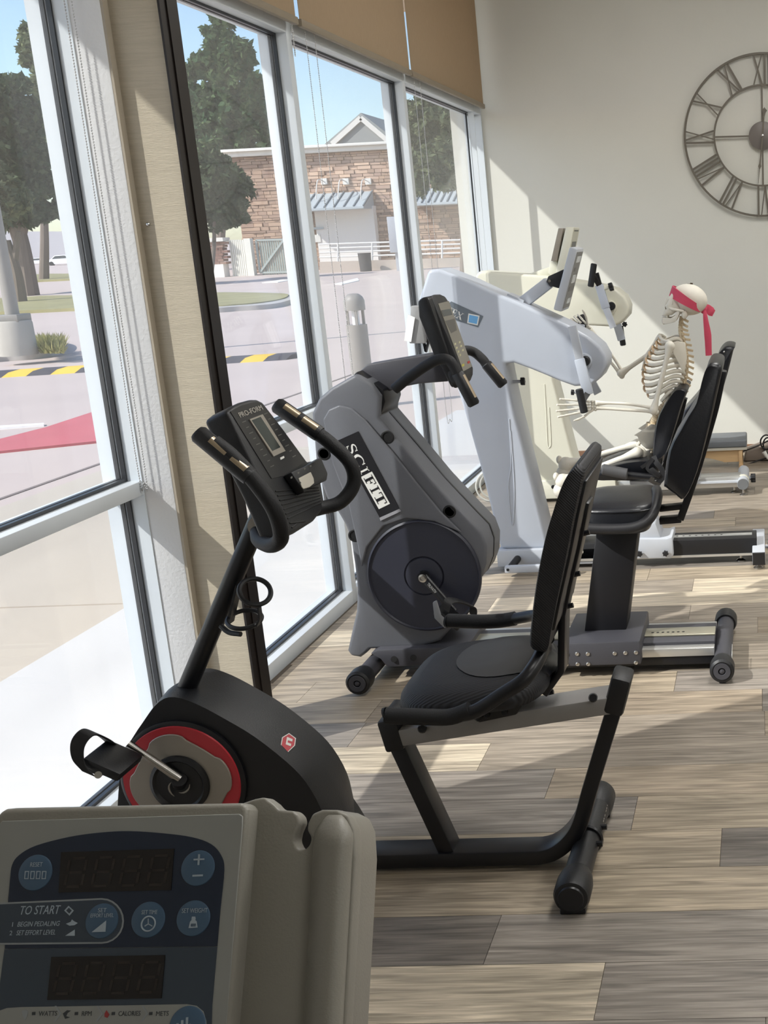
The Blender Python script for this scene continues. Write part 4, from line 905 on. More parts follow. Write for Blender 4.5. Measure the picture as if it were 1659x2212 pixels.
for k, (ch_, x0, ww) in pos.items():
    g = G(); letter(ch_, g, W3(x0, 0) + V((0, -0.0006 if k > 2 else 0, 0)), ww * BW, lh)
    obj('badge_letter', g, white_m if k < 3 else mat('black badge plate', (30, 30, 34), 0.35), plate, smooth=False)
# crank and pedal
k0 = PY(915, 1247, 3.75); k1 = PY(982, 1322, 3.72)
arm = obj('crank_arm', G().tube([k0, k0.lerp(k1, 0.1), k0.lerp(k1, 0.9), k1], [0.015, 0.016, 0.013, 0.013], 12, flat=((0, 1, 0), 0.6)), black_m, sf)
obj('crank_bolt', G().lathe([(0.014, 0.0), (0.014, 0.008), (0.008, 0.009), (0.008, 0.005), (0, 0.005)], k0 + V((0, -0.006, 0)), (0, -1, 0), 20), chrome_m, arm)
obj('crank_axle', G().cyl(CS, k0, 0.02), black_m, arm)
ad_ = (k1 - k0).normalized(); obj('crank_lettering', text_g('TRUVATIV', 0.014, k0.lerp(k1, 0.16) + V((0, -0.0105, 0)) - V((-ad_.z, 0, ad_.x)) * 0.004, ad_, V((-ad_.z, 0, ad_.x)) if ad_.x < 0 else -V((ad_.z, 0, -ad_.x)), 0.0004, sx=0.62), white_m, arm)
pc = PY(972, 1332, 3.665); Rp = Matrix.Rotation(math.radians(38), 3, 'Y')
ped = obj('pedal', G().box(pc, (0.095, 0.085, 0.024), Rp), blackp_m, sf, bevel=0.006)
obj('pedal_cage', G().prism([PY(*q, 3.615) for q in ((934, 1302), (942, 1298), (952, 1330), (975, 1352), (960, 1358), (938, 1336))], (0, 0.012, 0)), mat('grey pedal guard', (120, 122, 126), 0.5), ped, bevel=0.003)
st = catmull([PY(962, 1318, 3.63), PY(968, 1300, 3.64), PY(985, 1297, 3.67), PY(1010, 1305, 3.71), PY(1022, 1312, 3.72), PY(1022, 1330, 3.72)], 5)
obj('toe_strap', G().bar(st, 0.028, 0.005, Rp @ X1), foam_m, ped)
# neck, console, bars
obj('neck', G().prism([PY(*q, 3.855) for q in ((766, 812), (793, 787), (850, 777), (935, 763), (985, 758), (970, 824), (905, 829), (860, 838), (822, 852))], (0, 0.065, 0)), dgrey_m, sf, bevel=0.006)
obj('neck_collar', G().prism([PY(*q, 3.80) for q in ((762, 812), (770, 803), (828, 842), (832, 868), (822, 900), (812, 880), (816, 858))], (0, 0.18, 0)), black_m, sf, bevel=0.004)
cc = crop(860, 620, 7.9); SN = V((0.94, 0, 0.34)).normalized(); SV = V((-SN.z, 0, SN.x)); SP = PY(*cc(760, 700), 3.80)
S = lambda x, y, d=0.0: PP(*cc(x, y), SP + SN * d, SN)
con = obj('console', G().prism([S(*q) for q in ((568, 150), (640, 118), (720, 115), (800, 150), (862, 240), (1050, 740), (1190, 1130), (1290, 1400), (1285, 1500), (1250, 1590), (1195, 1640), (1140, 1560), (1000, 1200), (780, 680))], SN * -0.050), blackp_m, sf, bevel=0.006)
obj('console_back', G().prism([PY(*cc(x, y), 3.80) for x, y in ((330, 240), (420, 170), (520, 180), (600, 420), (830, 1050), (960, 1400), (985, 1700), (905, 1730), (690, 1300), (595, 1150), (350, 510))], (0, 0.13, 0)), blackp_m, con, bevel=0.008)
obj('console_label', G().prism([S(*q, 0.0003) for q in ((680, 285), (862, 240), (1255, 1360), (1108, 1442))], SN * 0.0012), mat('grey overlay label', (126, 122, 112), 0.4), con)
obj('console_screen', G().prism([S(*q, 0.0012) for q in ((735, 400), (890, 375), (920, 475), (770, 505))], SN * 0.001), mat('grey lcd', (70, 74, 72), 0.2), con)
obj('console_graphic', G().prism([S(*q, 0.0012) for q in ((800, 580), (960, 540), (1000, 740), (905, 790))], SN * 0.0008), mat('dark overlay panel', (84, 82, 78), 0.4), con)
ykey, rkey = mat('yellow key', (196, 190, 90), 0.5), mat('red key', (190, 70, 60), 0.5)
keys = [(1050, 950), (1075, 1015), (1105, 1085), (975, 980), (1000, 1045), (1030, 1110), (1060, 1170)]
for k, (x, y) in enumerate(keys): obj('key', G().box(S(x, y, 0.0016), (0.001, 0.022, 0.009)), mat('pale key', (200, 196, 160), 0.5), con)
obj('key', G().box(S(1110, 1345, 0.0016), (0.001, 0.03, 0.012)), ykey, con); obj('key', G().box(S(1205, 1295, 0.0016), (0.001, 0.03, 0.012)), rkey, con)
def sbar(pts, gpts, y):
    t = obj('handlebar', G().tube(catmull([PY(a, b, yy) for a, b, yy in pts], 6), 0.0165, 14), foam_m, sf)
    a, b = [PY(*q) for q in gpts]; d = (b - a).normalized()
    gr_ = obj('grip', G().tube([a, a.lerp(b, 0.03), b, b + d * 0.006], [0.017, 0.0195, 0.0195, 0.015], 16), blackp_m, t)
    off = (V((0.8, -0.2, 0.55)) - d * V((0.8, -0.2, 0.55)).dot(d)).normalized()
    obj('pulse_plate', G().tube([a.lerp(b, 0.12) + off * 0.009, a.lerp(b, 0.86) + off * 0.009], 0.0118, 12), pad_m, gr_)
sbar([(852, 841, 3.66), (880, 818, 3.66), (920, 790, 3.66), (950, 776, 3.66), (972, 780, 3.66), (988, 806, 3.66)], ((988, 806, 3.66), (1023, 872, 3.66)), 3.66)
sbar([(975, 775, 4.00), (1000, 758, 4.06), (1022, 760, 4.09), (1042, 776, 4.09), (1052, 790, 4.09)], ((1050, 786, 4.09), (1086, 830, 4.09)), 4.09)
# base: feet, rails, carriage
def foot(x, y0, y1, z=0.046, r=0.036):
    t = obj('foot_tube', G().cyl((x, y0, z), (x, y1, z), r * 0.82), dgrey_m, sf)
    for a, s_ in ((y0, 1), (y1, -1)):
        c = obj('foot_cap', G().lathe([(r * 0.9, 0), (r * 1.1, 0.006), (r * 1.12, 0.05), (r, 0.075)], (x, a, z), (0, s_, 0), 28), blackp_m, t)
        obj('cap_disc', G().lathe([(r * 0.78, 0.0), (r * 0.76, -0.003), (r * 0.35, -0.003), (r * 0.3, 0.001), (0, -0.004)], (x, a, z), (0, s_, 0), 28), dgrey_m, c)
fx = PZ(775, 1473, 0.046); foot(fx.x, 3.60, 4.16); rx = PZ(1560, 1445, 0.046).x; foot(rx, 3.61, 4.16)
obj('foot_lettering', text_g('SCIFIT', 0.05, (rx + 0.0298, 3.70, 0.034), (0, 1, 0), (0, 0, 1), 0.0003, sx=0.8), white_m, sf)
obj('front_bracket', G().prism([PY(*q, 3.74) for q in ((800, 1412), (815, 1404), (1010, 1396), (1010, 1432), (850, 1441), (835, 1440), (822, 1424))], (0, 0.28, 0)), dgrey_m, sf, bevel=0.004)
for q in ((851, 1424), (893, 1421)): obj('bracket_hole', G().cyl(PY(*q, 3.7395), PY(*q, 3.735), 0.0105, n=18), mat('deep black recess', (12, 12, 14), 0.6), sf)
bx0, bx1 = PY(1215, 1412, 3.70).x, PY(1384, 1412, 3.70).x; bz0, bz1 = PY(1300, 1438, 3.70).z, PY(1300, 1387, 3.70).z
car_ = obj('seat_carriage', G().bb(bx0, bx1, 3.70, 4.02, bz0, bz1), dgrey_m, sf, bevel=0.006)
for q in ((1224, 1412), (1247, 1412), (1270, 1412), (1224, 1435), (1248, 1434), (1271, 1434), (1328, 1411), (1351, 1410), (1374, 1409), (1374, 1431)):
    c = PY(*q, 3.70); obj('hex_bolt', G().lathe([(0.0068, 0), (0.0068, 0.003), (0.004, 0.0045), (0.0035, 0.003), (0, 0.003)], c, (0, -1, 0), 12), chrome_m, car_)
for nm, y0, y1, z0, z1, m in (('near_rail', 3.745, 3.785, 0.052, 0.080, alur_m), ('far_rail', 3.985, 4.02, 0.052, 0.080, alur_m), ('rail_core', 3.79, 3.98, 0.040, 0.088, dgrey_m), ('hole_plate', 3.845, 3.925, 0.088, 0.094, mat('brushed plate', (190, 186, 168), 0.3, metal=0.7)), ('lower_beam', 3.75, 4.0, 0.022, 0.05, black_m)):
    rl = obj(nm, G().bb(-1.15, rx - 0.028, y0, y1, z0, z1), m, sf, bevel=0.002)
    if nm == 'hole_plate':
        for k in range(7): obj('adjust_hole', G().cyl((-0.405 + 0.0175 * k, 3.875, 0.0941), (-0.405 + 0.0175 * k, 3.875, 0.0944), 0.005, n=12), mat('deep black recess', (12, 12, 14), 0.6), rl)
obj('seat_post', G().loft([[PY(1262, 1366, 3.82), PY(1352, 1366, 3.82), PY(1352, 1366, 3.82) + V((0, 0.13, 0)), PY(1262, 1366, 3.82) + V((0, 0.13, 0))], [PY(1288, 1148, 3.82), PY(1378, 1148, 3.82), PY(1378, 1148, 3.82) + V((0, 0.13, 0)), PY(1288, 1148, 3.82) + V((0, 0.13, 0))]]), mat('black post', (20, 20, 25), 0.5), sf, bevel=0.005)
# seat
c4 = crop(1160, 860, 5.184)
na, nb2 = PY(1266, 1106, 3.71), PY(1398, 1104, 3.71)
def sfplan(f, z):
    out_ = []
    for k in range(36):
        a = 2 * math.pi * k / 36; c, s_ = math.cos(a), math.sin(a)
        x = math.copysign(abs(c) ** 0.45, c) * 0.135; y = math.copysign(abs(s_) ** 0.5, s_) * (0.19 - 0.03 * max(0, -c))
        out_.append(V((-0.492 + x * f, 3.885 + y * f, z)))
    return out_
zt = PY(1330, 1104, 3.70).z
seat = obj('seat', G().loft([sfplan(0.95, zt - 0.052), sfplan(1.0, zt - 0.045), sfplan(1.0, zt - 0.006), sfplan(0.985, zt + 0.002), sfplan(0.9, zt + 0.010), sfplan(0.6, zt + 0.018), sfplan(0.1, zt + 0.020)]), vinyl_m, sf, angle=50)
obj('piping', G().tube([p + V((0, 0, 0)) for p in sfplan(1.004, zt - 0.004)], 0.0022, 6, closed=True), vinyl_m, seat)
obj('seat_pan', G().loft([sfplan(0.8, zt - 0.085), sfplan(0.9, zt - 0.055), sfplan(0.9, zt - 0.05)]), black_m, sf)
lp = [PY(*q) for q in ((1250, 1141, 3.69), (1300, 1143, 3.69), (1360, 1141, 3.69), (1392, 1130, 3.70), (1412, 1105, 3.74), (1420, 1072, 3.86), (1418, 1058, 3.96))]
obj('seat_handle', G().tube(catmull(lp, 6), 0.0175, 14), mat('grey black tube', (40, 40, 43), 0.45), sf)
bo3 = [(1434, 1045), (1444, 974), (1469, 928), (1487, 897), (1506, 867), (1518, 821), (1530, 788), (1545, 783), (1558, 788), (1560, 800), (1553, 834), (1533, 922), (1506, 1020), (1478, 1078), (1457, 1068), (1438, 1054)]
bp = catmull([PY(*q, 3.73) for q in bo3], 3, closed=True); bc = sum(bp, V()) / len(bp)
br_ = obj('backrest', G().loft([sc_(bp, 3.715, 0.95), sc_(bp, 3.724, 0.985), sc_(bp, 3.742, 1.0), sc_(bp, 4.02, 1.0), sc_(bp, 4.04, 0.985), sc_(bp, 4.048, 0.95)]), vinyl_m, sf, angle=50)
obj('piping', G().tube(catmull([PY(*q, 3.718) for q in ((1447, 1050), (1456, 985), (1480, 935), (1510, 880), (1526, 835), (1536, 800))], 4), 0.0025, 6), vinyl_m, br_)
obj('piping', G().tube(catmull([PY(*q, 3.718) for q in ((1460, 1062), (1495, 1000), (1522, 915), (1544, 830), (1550, 800))], 4), 0.0025, 6), vinyl_m, br_)
fbk = obj('back_frame', G().bar(catmull([PY(*q, 3.86) for q in ((1562, 800), (1548, 870), (1530, 935), (1508, 1010), (1488, 1070), (1470, 1120))], 4), 0.05, 0.024, Y1).bar([PY(1472, 1120, 3.86), PY(1425, 1124, 3.86)], 0.04, 0.022, Y1).bar([PY(1480, 1092, 3.86), PY(1425, 1098, 3.86)], 0.04, 0.018, Y1), black_m, sf, bevel=0.003)
# ================================================================== UPPER BODY ERGOMETERS (grey-white and cream)
ice_m = mat('pale blue grey shell', (184, 190, 201), 0.32, var=0.03)
ice2_m = mat('pale grey steel', (184, 188, 195), 0.4, var=0.04)
cream_s = mat('cream shell', (214, 212, 196), 0.35, var=0.03)
dk_m = mat('dark rubber', (24, 24, 27), 0.5)
ring_m = mat('clear cable jacket', (206, 206, 200), 0.3)
def knob(p, d, r, parent, stem=0.03, stem_m=None):
    p = V(p); d = V(d).normalized()
    s_ = obj('knob_stem', G().cyl(p, p + d * stem, r * 0.45), stem_m or ice2_m, parent)
    pts = []
    u = d.orthogonal().normalized(); w_ = d.cross(u)
    pts = [p + d * stem + (u * math.cos(a) + w_ * math.sin(a)) * (r * (1.0 + 0.16 * math.cos(6 * a))) for a in (2 * math.pi * k / 36 for k in range(36))]
    obj('knob', G().prism(pts, d * r * 1.1), dk_m, s_, bevel=r * 0.15)
def handle(p, q, r, parent, m=None):
    p, q = V(p), V(q); d = (q - p).normalized()
    return obj('handle_grip', G().tube([p - d * 0.004, p, p.lerp(q, 0.5), q, q + d * 0.004], [r * 0.75, r, r, r, r * 0.75], 16), m or foam_m, parent)
# ---------- machine A: pale blue-grey
ea = root('arm_ergometer', 'pale blue-grey arm ergometer with slanted housing, skeleton holding its cranks', 'arm ergometer', (-0.8, 5.19, 0))
YA = 5.085
outA = [(925, 583), (949, 581), (1009, 604), (1060, 628), (1115, 651), (1225, 701), (1270, 726), (1297, 749), (1310, 772), (1310, 792), (1298, 816), (1278, 833), (1241, 835), (1210, 824), (1182, 812), (1140, 795), (1109, 784), (1090, 786), (1094, 810), (1110, 885), (1139, 1000), (1180, 1164), (1184, 1186), (1081, 1186), (1058, 1090), (1035, 1000), (1000, 880), (975, 800), (930, 745), (893, 720), (896, 690), (905, 645)]
PA = [PY(*q, YA) for q in outA]
sha = obj('housing', G().prism(PA, (0, 0.21, 0)), ice_m, ea, bevel=0.016, seg=4, bang=48)
lA = obj('label_strip', G().prism([PY(*q, YA - 0.0005) for q in ((965, 658), (975, 651), (1044, 683), (1033, 707), (960, 684))], (0, -0.0012, 0)), mat('slate label', (104, 112, 120), 0.45), sha)
xd = (PY(1030, 690, YA) - PY(990, 671, YA)).normalized(); yd = V((-xd.z, 0, xd.x))
lw, lh2 = (PY(1001, 680, YA) - PY(978, 668, YA)).length, 0.030
g = G(); letter('E', g, PY(973, 680, YA - 0.002), lw * 0.46, lh2); obj('label_letter', g, white_m, lA, smooth=False)
g = G(); letter('X', g, PY(984, 686, YA - 0.002), lw * 0.54, lh2); obj('label_letter', g, white_m, lA, smooth=False)
g = G(); letter('T', g, PY(962, 675, YA - 0.002), lw * 0.44, lh2); obj('label_letter', g, white_m, lA, smooth=False)
obj('blue_square', G().prism([PY(*q, YA - 0.0017) for q in ((1014, 680), (1033, 684), (1030, 700), (1012, 696))], (0, -0.001, 0)), mat('sky blue print', (110, 172, 222), 0.4), lA)
obj('square_border', G().prism([PY(*q, YA - 0.0015) for q in ((1012, 677), (1036, 682), (1032, 703), (1009, 698))], (0, -0.0006, 0)), white_m, lA)
# raised rib down the column
obj('column_rib', G().tube(catmull([PY(*q, YA - 0.001) for q in ((1100, 905), (1104, 1000), (1098, 1050), (1104, 1125), (1109, 1125), (1111, 1050), (1103, 930))], 4), 0.003, 6), ice_m, sha)
obj('base_box', G().bb(PY(1074, 1200, 5.07).x, PY(1290, 1200, 5.07).x, 5.06, 5.33, 0.018, PY(1130, 1187, 5.07).z), ice2_m, ea, bevel=0.006)
fb0 = PY(1092, 1231, 4.95)
obj('foot_bar', G().bb(PY(1090, 1230, 4.95).x, PY(1240, 1230, 4.95).x, 4.945, 4.975, PY(1100, 1238, 4.95).z, PY(1100, 1223, 4.95).z), ice2_m, ea, bevel=0.006)
obj('foot_roller', G().cyl(PY(1100, 1230, 4.96), PY(1123, 1201, 5.09), 0.016), dk_m, ea)
obj('foot_bolt', G().cyl(PY(1097, 1231, 4.9449), PY(1097, 1231, 4.942), 0.006), dk_m, ea)
zr0, zr1 = PY(1450, 1203, 5.06).z, PY(1450, 1168, 5.06).z
xe = PY(1625, 1200, 4.95).x
rl = obj('seat_rail', G().bb(PY(1200, 1190, 5.06).x, xe + 0.02, 5.06, 5.20, zr0, zr1), dk_m, ea, bevel=0.003)
obj('rail_strip', G().bb(PY(1200, 1190, 5.06).x, xe, 5.055, 5.075, zr0 - 0.004, zr0 + 0.006), alur_m, rl)
obj('hole_strip', G().bb(PY(1300, 1190, 5.10).x, xe, 5.11, 5.15, zr1, zr1 + 0.002), alur_m, rl)
for k in range(9): 
    hx = PY(1450, 1172, 5.13).x + 0.028 * k
    obj('adjust_hole', G().cyl((hx, 5.13, zr1 + 0.002), (hx, 5.13, zr1 + 0.0024), 0.005, n=10), mat('deep black recess', (12, 12, 14), 0.6), rl)
obj('carriage', G().prism([PY(*q, 5.03) for q in ((1368, 1164), (1440, 1164), (1452, 1160), (1455, 1200), (1448, 1207), (1368, 1207))], (0, 0.20, 0)).prism([PY(*q, 5.05) for q in ((1370, 1164), (1428, 1164), (1416, 1130), (1376, 1130))], (0, 0.16, 0)), ice2_m, ea, bevel=0.005)
for q in ((1382, 1195), (1438, 1194)): knob(PY(*q, 5.03), (0, -1, 0), 0.012, ea, 0.006)
ef = obj('end_foot', G().bb(PY(1625, 1200, 4.93).x, PY(1653, 1200, 4.93).x, 4.945, 5.36, PY(1638, 1221, 4.93).z, PY(1638, 1195, 4.93).z), ice2_m, ea, bevel=0.004)
fz0, fz1 = PY(1638, 1221, 4.93).z, PY(1638, 1195, 4.93).z
obj('end_plug', G().bb(PY(1625.5, 1200, 4.93).x, PY(1652.5, 1200, 4.93).x, 4.93, 4.948, fz0, fz1 - 0.001), dk_m, ef)
for y in (4.97, 5.33): obj('levelling_foot', G().lathe([(0.022, 0), (0.022, 0.004), (0.008, 0.012), (0.006, fz0 + 0.005)], (PY(1638, 1221, 4.93).x, y, 0.0), Z1, 16), chrome_m, ef)
for hx, hy in ((PY(1600, 1210, 5.03).x, 5.04),): obj('levelling_foot', G().lathe([(0.022, 0), (0.022, 0.004), (0.008, 0.012), (0.006, zr0 + 0.003)], (hx, 5.10, 0.0), Z1, 16), chrome_m, ea)
knob((PY(1653, 1190, 5.1).x, 5.1, (fz0 + fz1) / 2 + 0.01), (1, 0, 0), 0.018, ea, 0.012)
knob(PY(1098, 825, 5.19), (1, 0, 0), 0.016, ea, 0.055)
# cranks
hubA = PY(1258, 781, YA - 0.02)
def crank(hub, tip, tail, y, parent, grip_pts, mm):
    a = obj('crank_bar', G().bar([tail, hub], 0.016, 0.036, Y1), mm, parent, bevel=0.003)
    b = obj('crank_sleeve', G().bar([hub - (tip - hub).normalized() * 0.01, tip], 0.022, 0.044, Y1), ice_m if mm is ice2_m else cream_s, parent, bevel=0.004)
    h_ = handle(*grip_pts, 0.0165, parent)
    obj('grip_mount', G().bar([tip.lerp(hub, 0.05), grip_pts[0].lerp(grip_pts[1], 0.55)], 0.02, 0.024, Y1), dk_m, h_)
obj('crank_hub', G().lathe([(0.035, 0), (0.035, 0.03), (0.022, 0.036), (0, 0.036)], PY(1262, 780, YA + 0.001), (0, -1, 0), 28), ice_m, ea)
obj('hub_cap', G().lathe([(0.021, 0), (0.021, 0.022), (0.017, 0.026), (0, 0.026)], PY(1265, 779, YA - 0.03), (0, -1, 0), 24), dk_m, ea)
crank(PY(1253, 780, 5.03), PY(1271, 852, 5.03), PY(1236, 704, 5.03), 5.03, ea, (PY(1251, 842, 4.985), PY(1262, 890, 4.985)), ice2_m)
knob(PY(1246, 848, 5.03), (-1, 0, 0.1), 0.011, ea, 0.012)
crank(PY(1245, 762, 5.35), PY(1253, 700, 5.35), PY(1292, 850, 5.35), 5.35, ea, (PY(1263, 708, 5.385), PY(1254, 682, 5.385)), ice2_m)
# display console on its arm
kn = V((0.97, 0, 0.24)).normalized()
sd = [(1230.5, 533), (1247, 538), (1213, 674), (1195, 669)]
con = obj('console', G().prism([PY(*q, 5.09) for q in sd], (0, 0.20, 0)), ice2_m, ea, bevel=0.006)
cA, cB = PY(1247, 538, 5.09), PY(1213, 674, 5.09); dv = (cB - cA).normalized(); nrm = V((-dv.z, 0, dv.x)); nrm = nrm if nrm.x > 0 else -nrm
L_ = (cB - cA).length
def onface(u0, u1, v0, v1, d, t, m, nm, par):
    f_ = lambda u, v: cA + dv * (L_ * v) + Y1 * (0.20 * u) + nrm * d
    obj(nm, G().prism([f_(u0, v0), f_(u1, v0), f_(u1, v1), f_(u0, v1)], nrm * t), m, par)
ov_m = mat('grey overlay', (122, 121, 118), 0.45); lcd2 = mat('grey lcd pane', (196, 200, 200), 0.25)
onface(0.06, 0.94, 0.05, 0.95, 0.0002, 0.0012, ov_m, 'overlay', con)
for u0, u1, v0, v1, m in ((0.25, 0.8, 0.12, 0.22, lcd2), (0.3, 0.75, 0.42, 0.55, lcd2), (0.2, 0.8, 0.60, 0.68, mat('dark overlay panel', (84, 82, 78), 0.4)), (0.25, 0.5, 0.30, 0.36, mat('dark overlay panel', (84, 82, 78), 0.4)), (0.35, 0.8, 0.80, 0.88, lcd2)): onface(u0, u1, v0, v1, 0.0014, 0.001, m, 'display_window', con)
obj('tilt_bracket', G().prism([PY(*q, 5.15) for q in ((1217, 582), (1184, 597), (1180, 608), (1186, 617), (1207, 623))], (0, 0.07, 0)), dk_m, con, bevel=0.003)
obj('bracket_bolt', G().cyl(PY(1187, 607, 5.1495), PY(1187, 607, 5.145), 0.006, n=14), chrome_m, con)
obj('console_arm', G().bar([PY(1186, 610, 5.185), PY(1128, 655, 5.185)], 0.05, 0.05, Y1), ice2_m, ea, bevel=0.005)
obj('arm_plate', G().bar([PY(1100, 636, 5.185), PY(1135, 651, 5.185)], 0.09, 0.012, Y1), ice2_m, ea)
# rear hung card box
cbx = root('instruction_card', 'white card and grey box hanging at the top edge of the blue-grey ergometer', 'card', PY(895, 745, 5.02))
g0 = [(884, 668), (906, 668), (918, 740), (900, 746), (886, 740), (873, 735)]
obj('card_box', G().prism([PY(*q, 5.03) for q in ((887, 661), (905, 661), (918, 742), (884, 742))], (0, 0.05, 0)), mat('grey plastic box', (150, 150, 150), 0.5), cbx, bevel=0.004)
obj('paper_card', G().prism([PY(*q, 5.02) for q in ((881, 679), (896, 686), (888, 739), (873, 736))], (0, 0.004, 0)), mat('bright white card', (245, 245, 245), 0.6), cbx)
obj('card_hanger', G().bar([PY(915, 735, 5.05), PY(920, 760, 5.05), PY(935, 700, 5.10)], 0.02, 0.008, Y1), dk_m, cbx)
# seat
sa = catmull([PY(*q, 5.02) for q in ((1278, 1032), (1284, 1020), (1310, 1010), (1345, 1000), (1390, 994), (1418, 996), (1424, 1010), (1416, 1030), (1380, 1038), (1320, 1038), (1290, 1038))], 3, closed=True)
bc = sum(sa, V()) / len(sa)
obj('seat', G().loft([sc_(sa, 5.01, 0.93), sc_(sa, 5.02, 0.98), sc_(sa, 5.04, 1.0), sc_(sa, 5.33, 1.0), sc_(sa, 5.36, 0.98), sc_(sa, 5.37, 0.93)]), vinyl_m, ea, angle=50)
obj('seat_stem', G().prism([PY(*q, 5.13) for q in ((1360, 1040), (1410, 1040), (1412, 1140), (1378, 1140))], (0, 0.10, 0)), ice2_m, ea)
obj('armrest_tube', G().tube(catmull([PY(*q, 4.99) for q in ((1350, 1025), (1400, 1030), (1428, 1028))], 4), 0.016, 12), black_m, ea)
obj('armrest_pad', G().tube([PY(*q, 4.985) for q in ((1300, 1014), (1303, 1014), (1354, 1024), (1356, 1024))], [0.018, 0.024, 0.024, 0.018], 14), mat('grey foam pad', (74, 74, 76), 0.6), ea)
bo4 = [(1410, 990), (1413, 937), (1423, 897), (1444, 861), (1460, 841), (1474, 838), (1484, 842), (1483, 850), (1472, 879), (1457, 928), (1440, 974), (1424, 992)]
bp = catmull([PY(*q, 5.04) for q in bo4], 3, closed=True); bc = sum(bp, V()) / len(bp)
obj('backrest', G().loft([sc_(bp, 5.02, 0.95), sc_(bp, 5.03, 0.985), sc_(bp, 5.05, 1.0), sc_(bp, 5.33, 1.0), sc_(bp, 5.35, 0.985), sc_(bp, 5.36, 0.95)]), vinyl_m, ea, angle=50)
obj('back_frame', G().bar(catmull([PY(*q, 5.19) for q in ((1480, 860), (1462, 930), (1442, 990), (1420, 1045))], 4), 0.06, 0.02, Y1), black_m, ea)
# lap belt
bl = root('lap_belt', 'black webbing lap belt with steel buckle beside the ergometer seat', 'seat belt', PY(1425, 1045, 4.98))
obj('webbing', G().bar(catmull([PY(*q) for q in ((1412, 985, 5.0), (1418, 1000, 4.99), (1428, 1012, 4.985), (1432, 1030, 4.98), (1420, 1045, 4.975))], 4), 0.005, 0.022, Y1).bar(catmull([PY(*q) for q in ((1385, 1010, 5.0), (1400, 1000, 4.99), (1410, 992, 4.99), (1398, 1012, 4.98), (1420, 1028, 4.975))], 4), 0.004, 0.014, Y1), dk_m, bl)
obj('buckle', G().prism([PY(*q, 4.965) for q in ((1400, 1040), (1406, 1030), (1414, 1032), (1412, 1038), (1428, 1046), (1422, 1052))], (0, 0.01, 0)), chrome_m, bl)
obj('buckle_socket', G().prism([PY(*q, 4.97) for q in ((1402, 1014), (1410, 1010), (1428, 1026), (1424, 1034), (1414, 1030))], (0, 0.016, 0)), dk_m, bl, bevel=0.003)
# ---------- machine B: cream, behind
eb = root('arm_ergometer', 'cream arm ergometer standing nearest the clock wall', 'arm ergometer', (-0.85, 6.55, 0))
YB2 = 6.46
outB = [(1027, 595), (1036, 585), (1080, 588), (1128, 592), (1181, 596), (1248, 607), (1300, 616), (1330, 624), (1350, 640), (1359, 662), (1357, 682), (1343, 698), (1321, 706), (1270, 703), (1225, 699), (1172, 700), (1176, 740), (1196, 821), (1236, 977), (1243, 1000), (1262, 1015), (1262, 1050), (1135, 1052), (1110, 980), (1080, 850), (1060, 760), (1035, 690), (1026, 640)]
PB = [PY(*q, YB2) for q in outB]
for p in PB: p.z = max(p.z, 0.075)
obj('housing', G().prism(PB, (0, 0.20, 0)), cream_s, eb, bevel=0.016, seg=4, bang=48)
obj('column_rib', G().tube(catmull([PY(*q, YB2 - 0.001) for q in ((1176, 830), (1180, 900), (1183, 960), (1188, 965), (1190, 950), (1186, 880))], 4), 0.003, 6), cream_s, eb)
zb0 = PY(1250, 1050, 6.44).z
obj('base_box', G().bb(PY(1130, 1050, 6.44).x, PY(1330, 1050, 6.44).x, 6.44, 6.70, 0.02, PY(1250, 1036, 6.44).z), cream_s, eb, bevel=0.006)
obj('base_bolt', G().cyl(PY(1195, 1052, 6.4395), PY(1195, 1052, 6.434), 0.011, n=14), dk_m, eb)
zq0, zq1 = PY(1550, 1054, 6.48).z, PY(1550, 1032, 6.48).z
xe2 = PY(1600, 1045, 6.47).x
obj('seat_rail', G().bb(PY(1290, 1045, 6.48).x, xe2, 6.48, 6.62, zq0, zq1), alur_m, eb, bevel=0.003)
obj('rail_strip', G().bb(PY(1490, 1045, 6.48).x, xe2, 6.46, 6.48, zq0 + 0.03, zq0 + 0.04), ice2_m, eb)
obj('carriage', G().prism([PY(*q, 6.45) for q in ((1462, 1056), (1502, 1056), (1512, 1030), (1506, 1016), (1466, 1014))], (0, 0.2, 0)), ice2_m, eb, bevel=0.004)
obj('carriage_bolt', G().cyl(PY(1499, 1043, 6.4495), PY(1499, 1043, 6.44), 0.012, n=14), dk_m, eb)
ec = PY(1605, 1046, 6.42); efz = max(0.055, ec.z)
e2 = obj('end_foot', G().cyl((ec.x, 6.42, efz), (ec.x, 6.80, efz), 0.032), ice2_m, eb)
obj('end_plug', G().lathe([(0.031, 0), (0.029, -0.006), (0, -0.006)], (ec.x, 6.42, efz), Y1, 24), mat('grey plastic plug', (108, 110, 112), 0.5), e2)
obj('end_band', G().cyl((ec.x, 6.50, efz), (ec.x, 6.53, efz), 0.035), cream_s, e2)
for y in (6.45, 6.77): obj('levelling_foot', G().lathe([(0.022, 0), (0.022, 0.004), (0.007, 0.012), (0.006, efz - 0.025)], (ec.x, y, 0), Z1, 14), chrome_m, e2)
obj('levelling_foot', G().lathe([(0.022, 0), (0.022, 0.004), (0.007, 0.012), (0.006, zq0 + 0.004)], (PY(1586, 1060, 6.5).x, 6.53, 0), Z1, 14), chrome_m, eb)
knob((ec.x + 0.03, 6.58, efz), (1, 0, 0), 0.024, eb, 0.012)
obj('crank_hub', G().lathe([(0.04, 0), (0.04, 0.028), (0.024, 0.036), (0, 0.036)], PY(1316, 664, YB2 + 0.001), (0, -1, 0), 28), cream_s, eb)
obj('hub_cap', G().lathe([(0.022, 0), (0.022, 0.02), (0, 0.022)], PY(1321, 661, YB2 - 0.03), (0, -1, 0), 24), dk_m, eb)
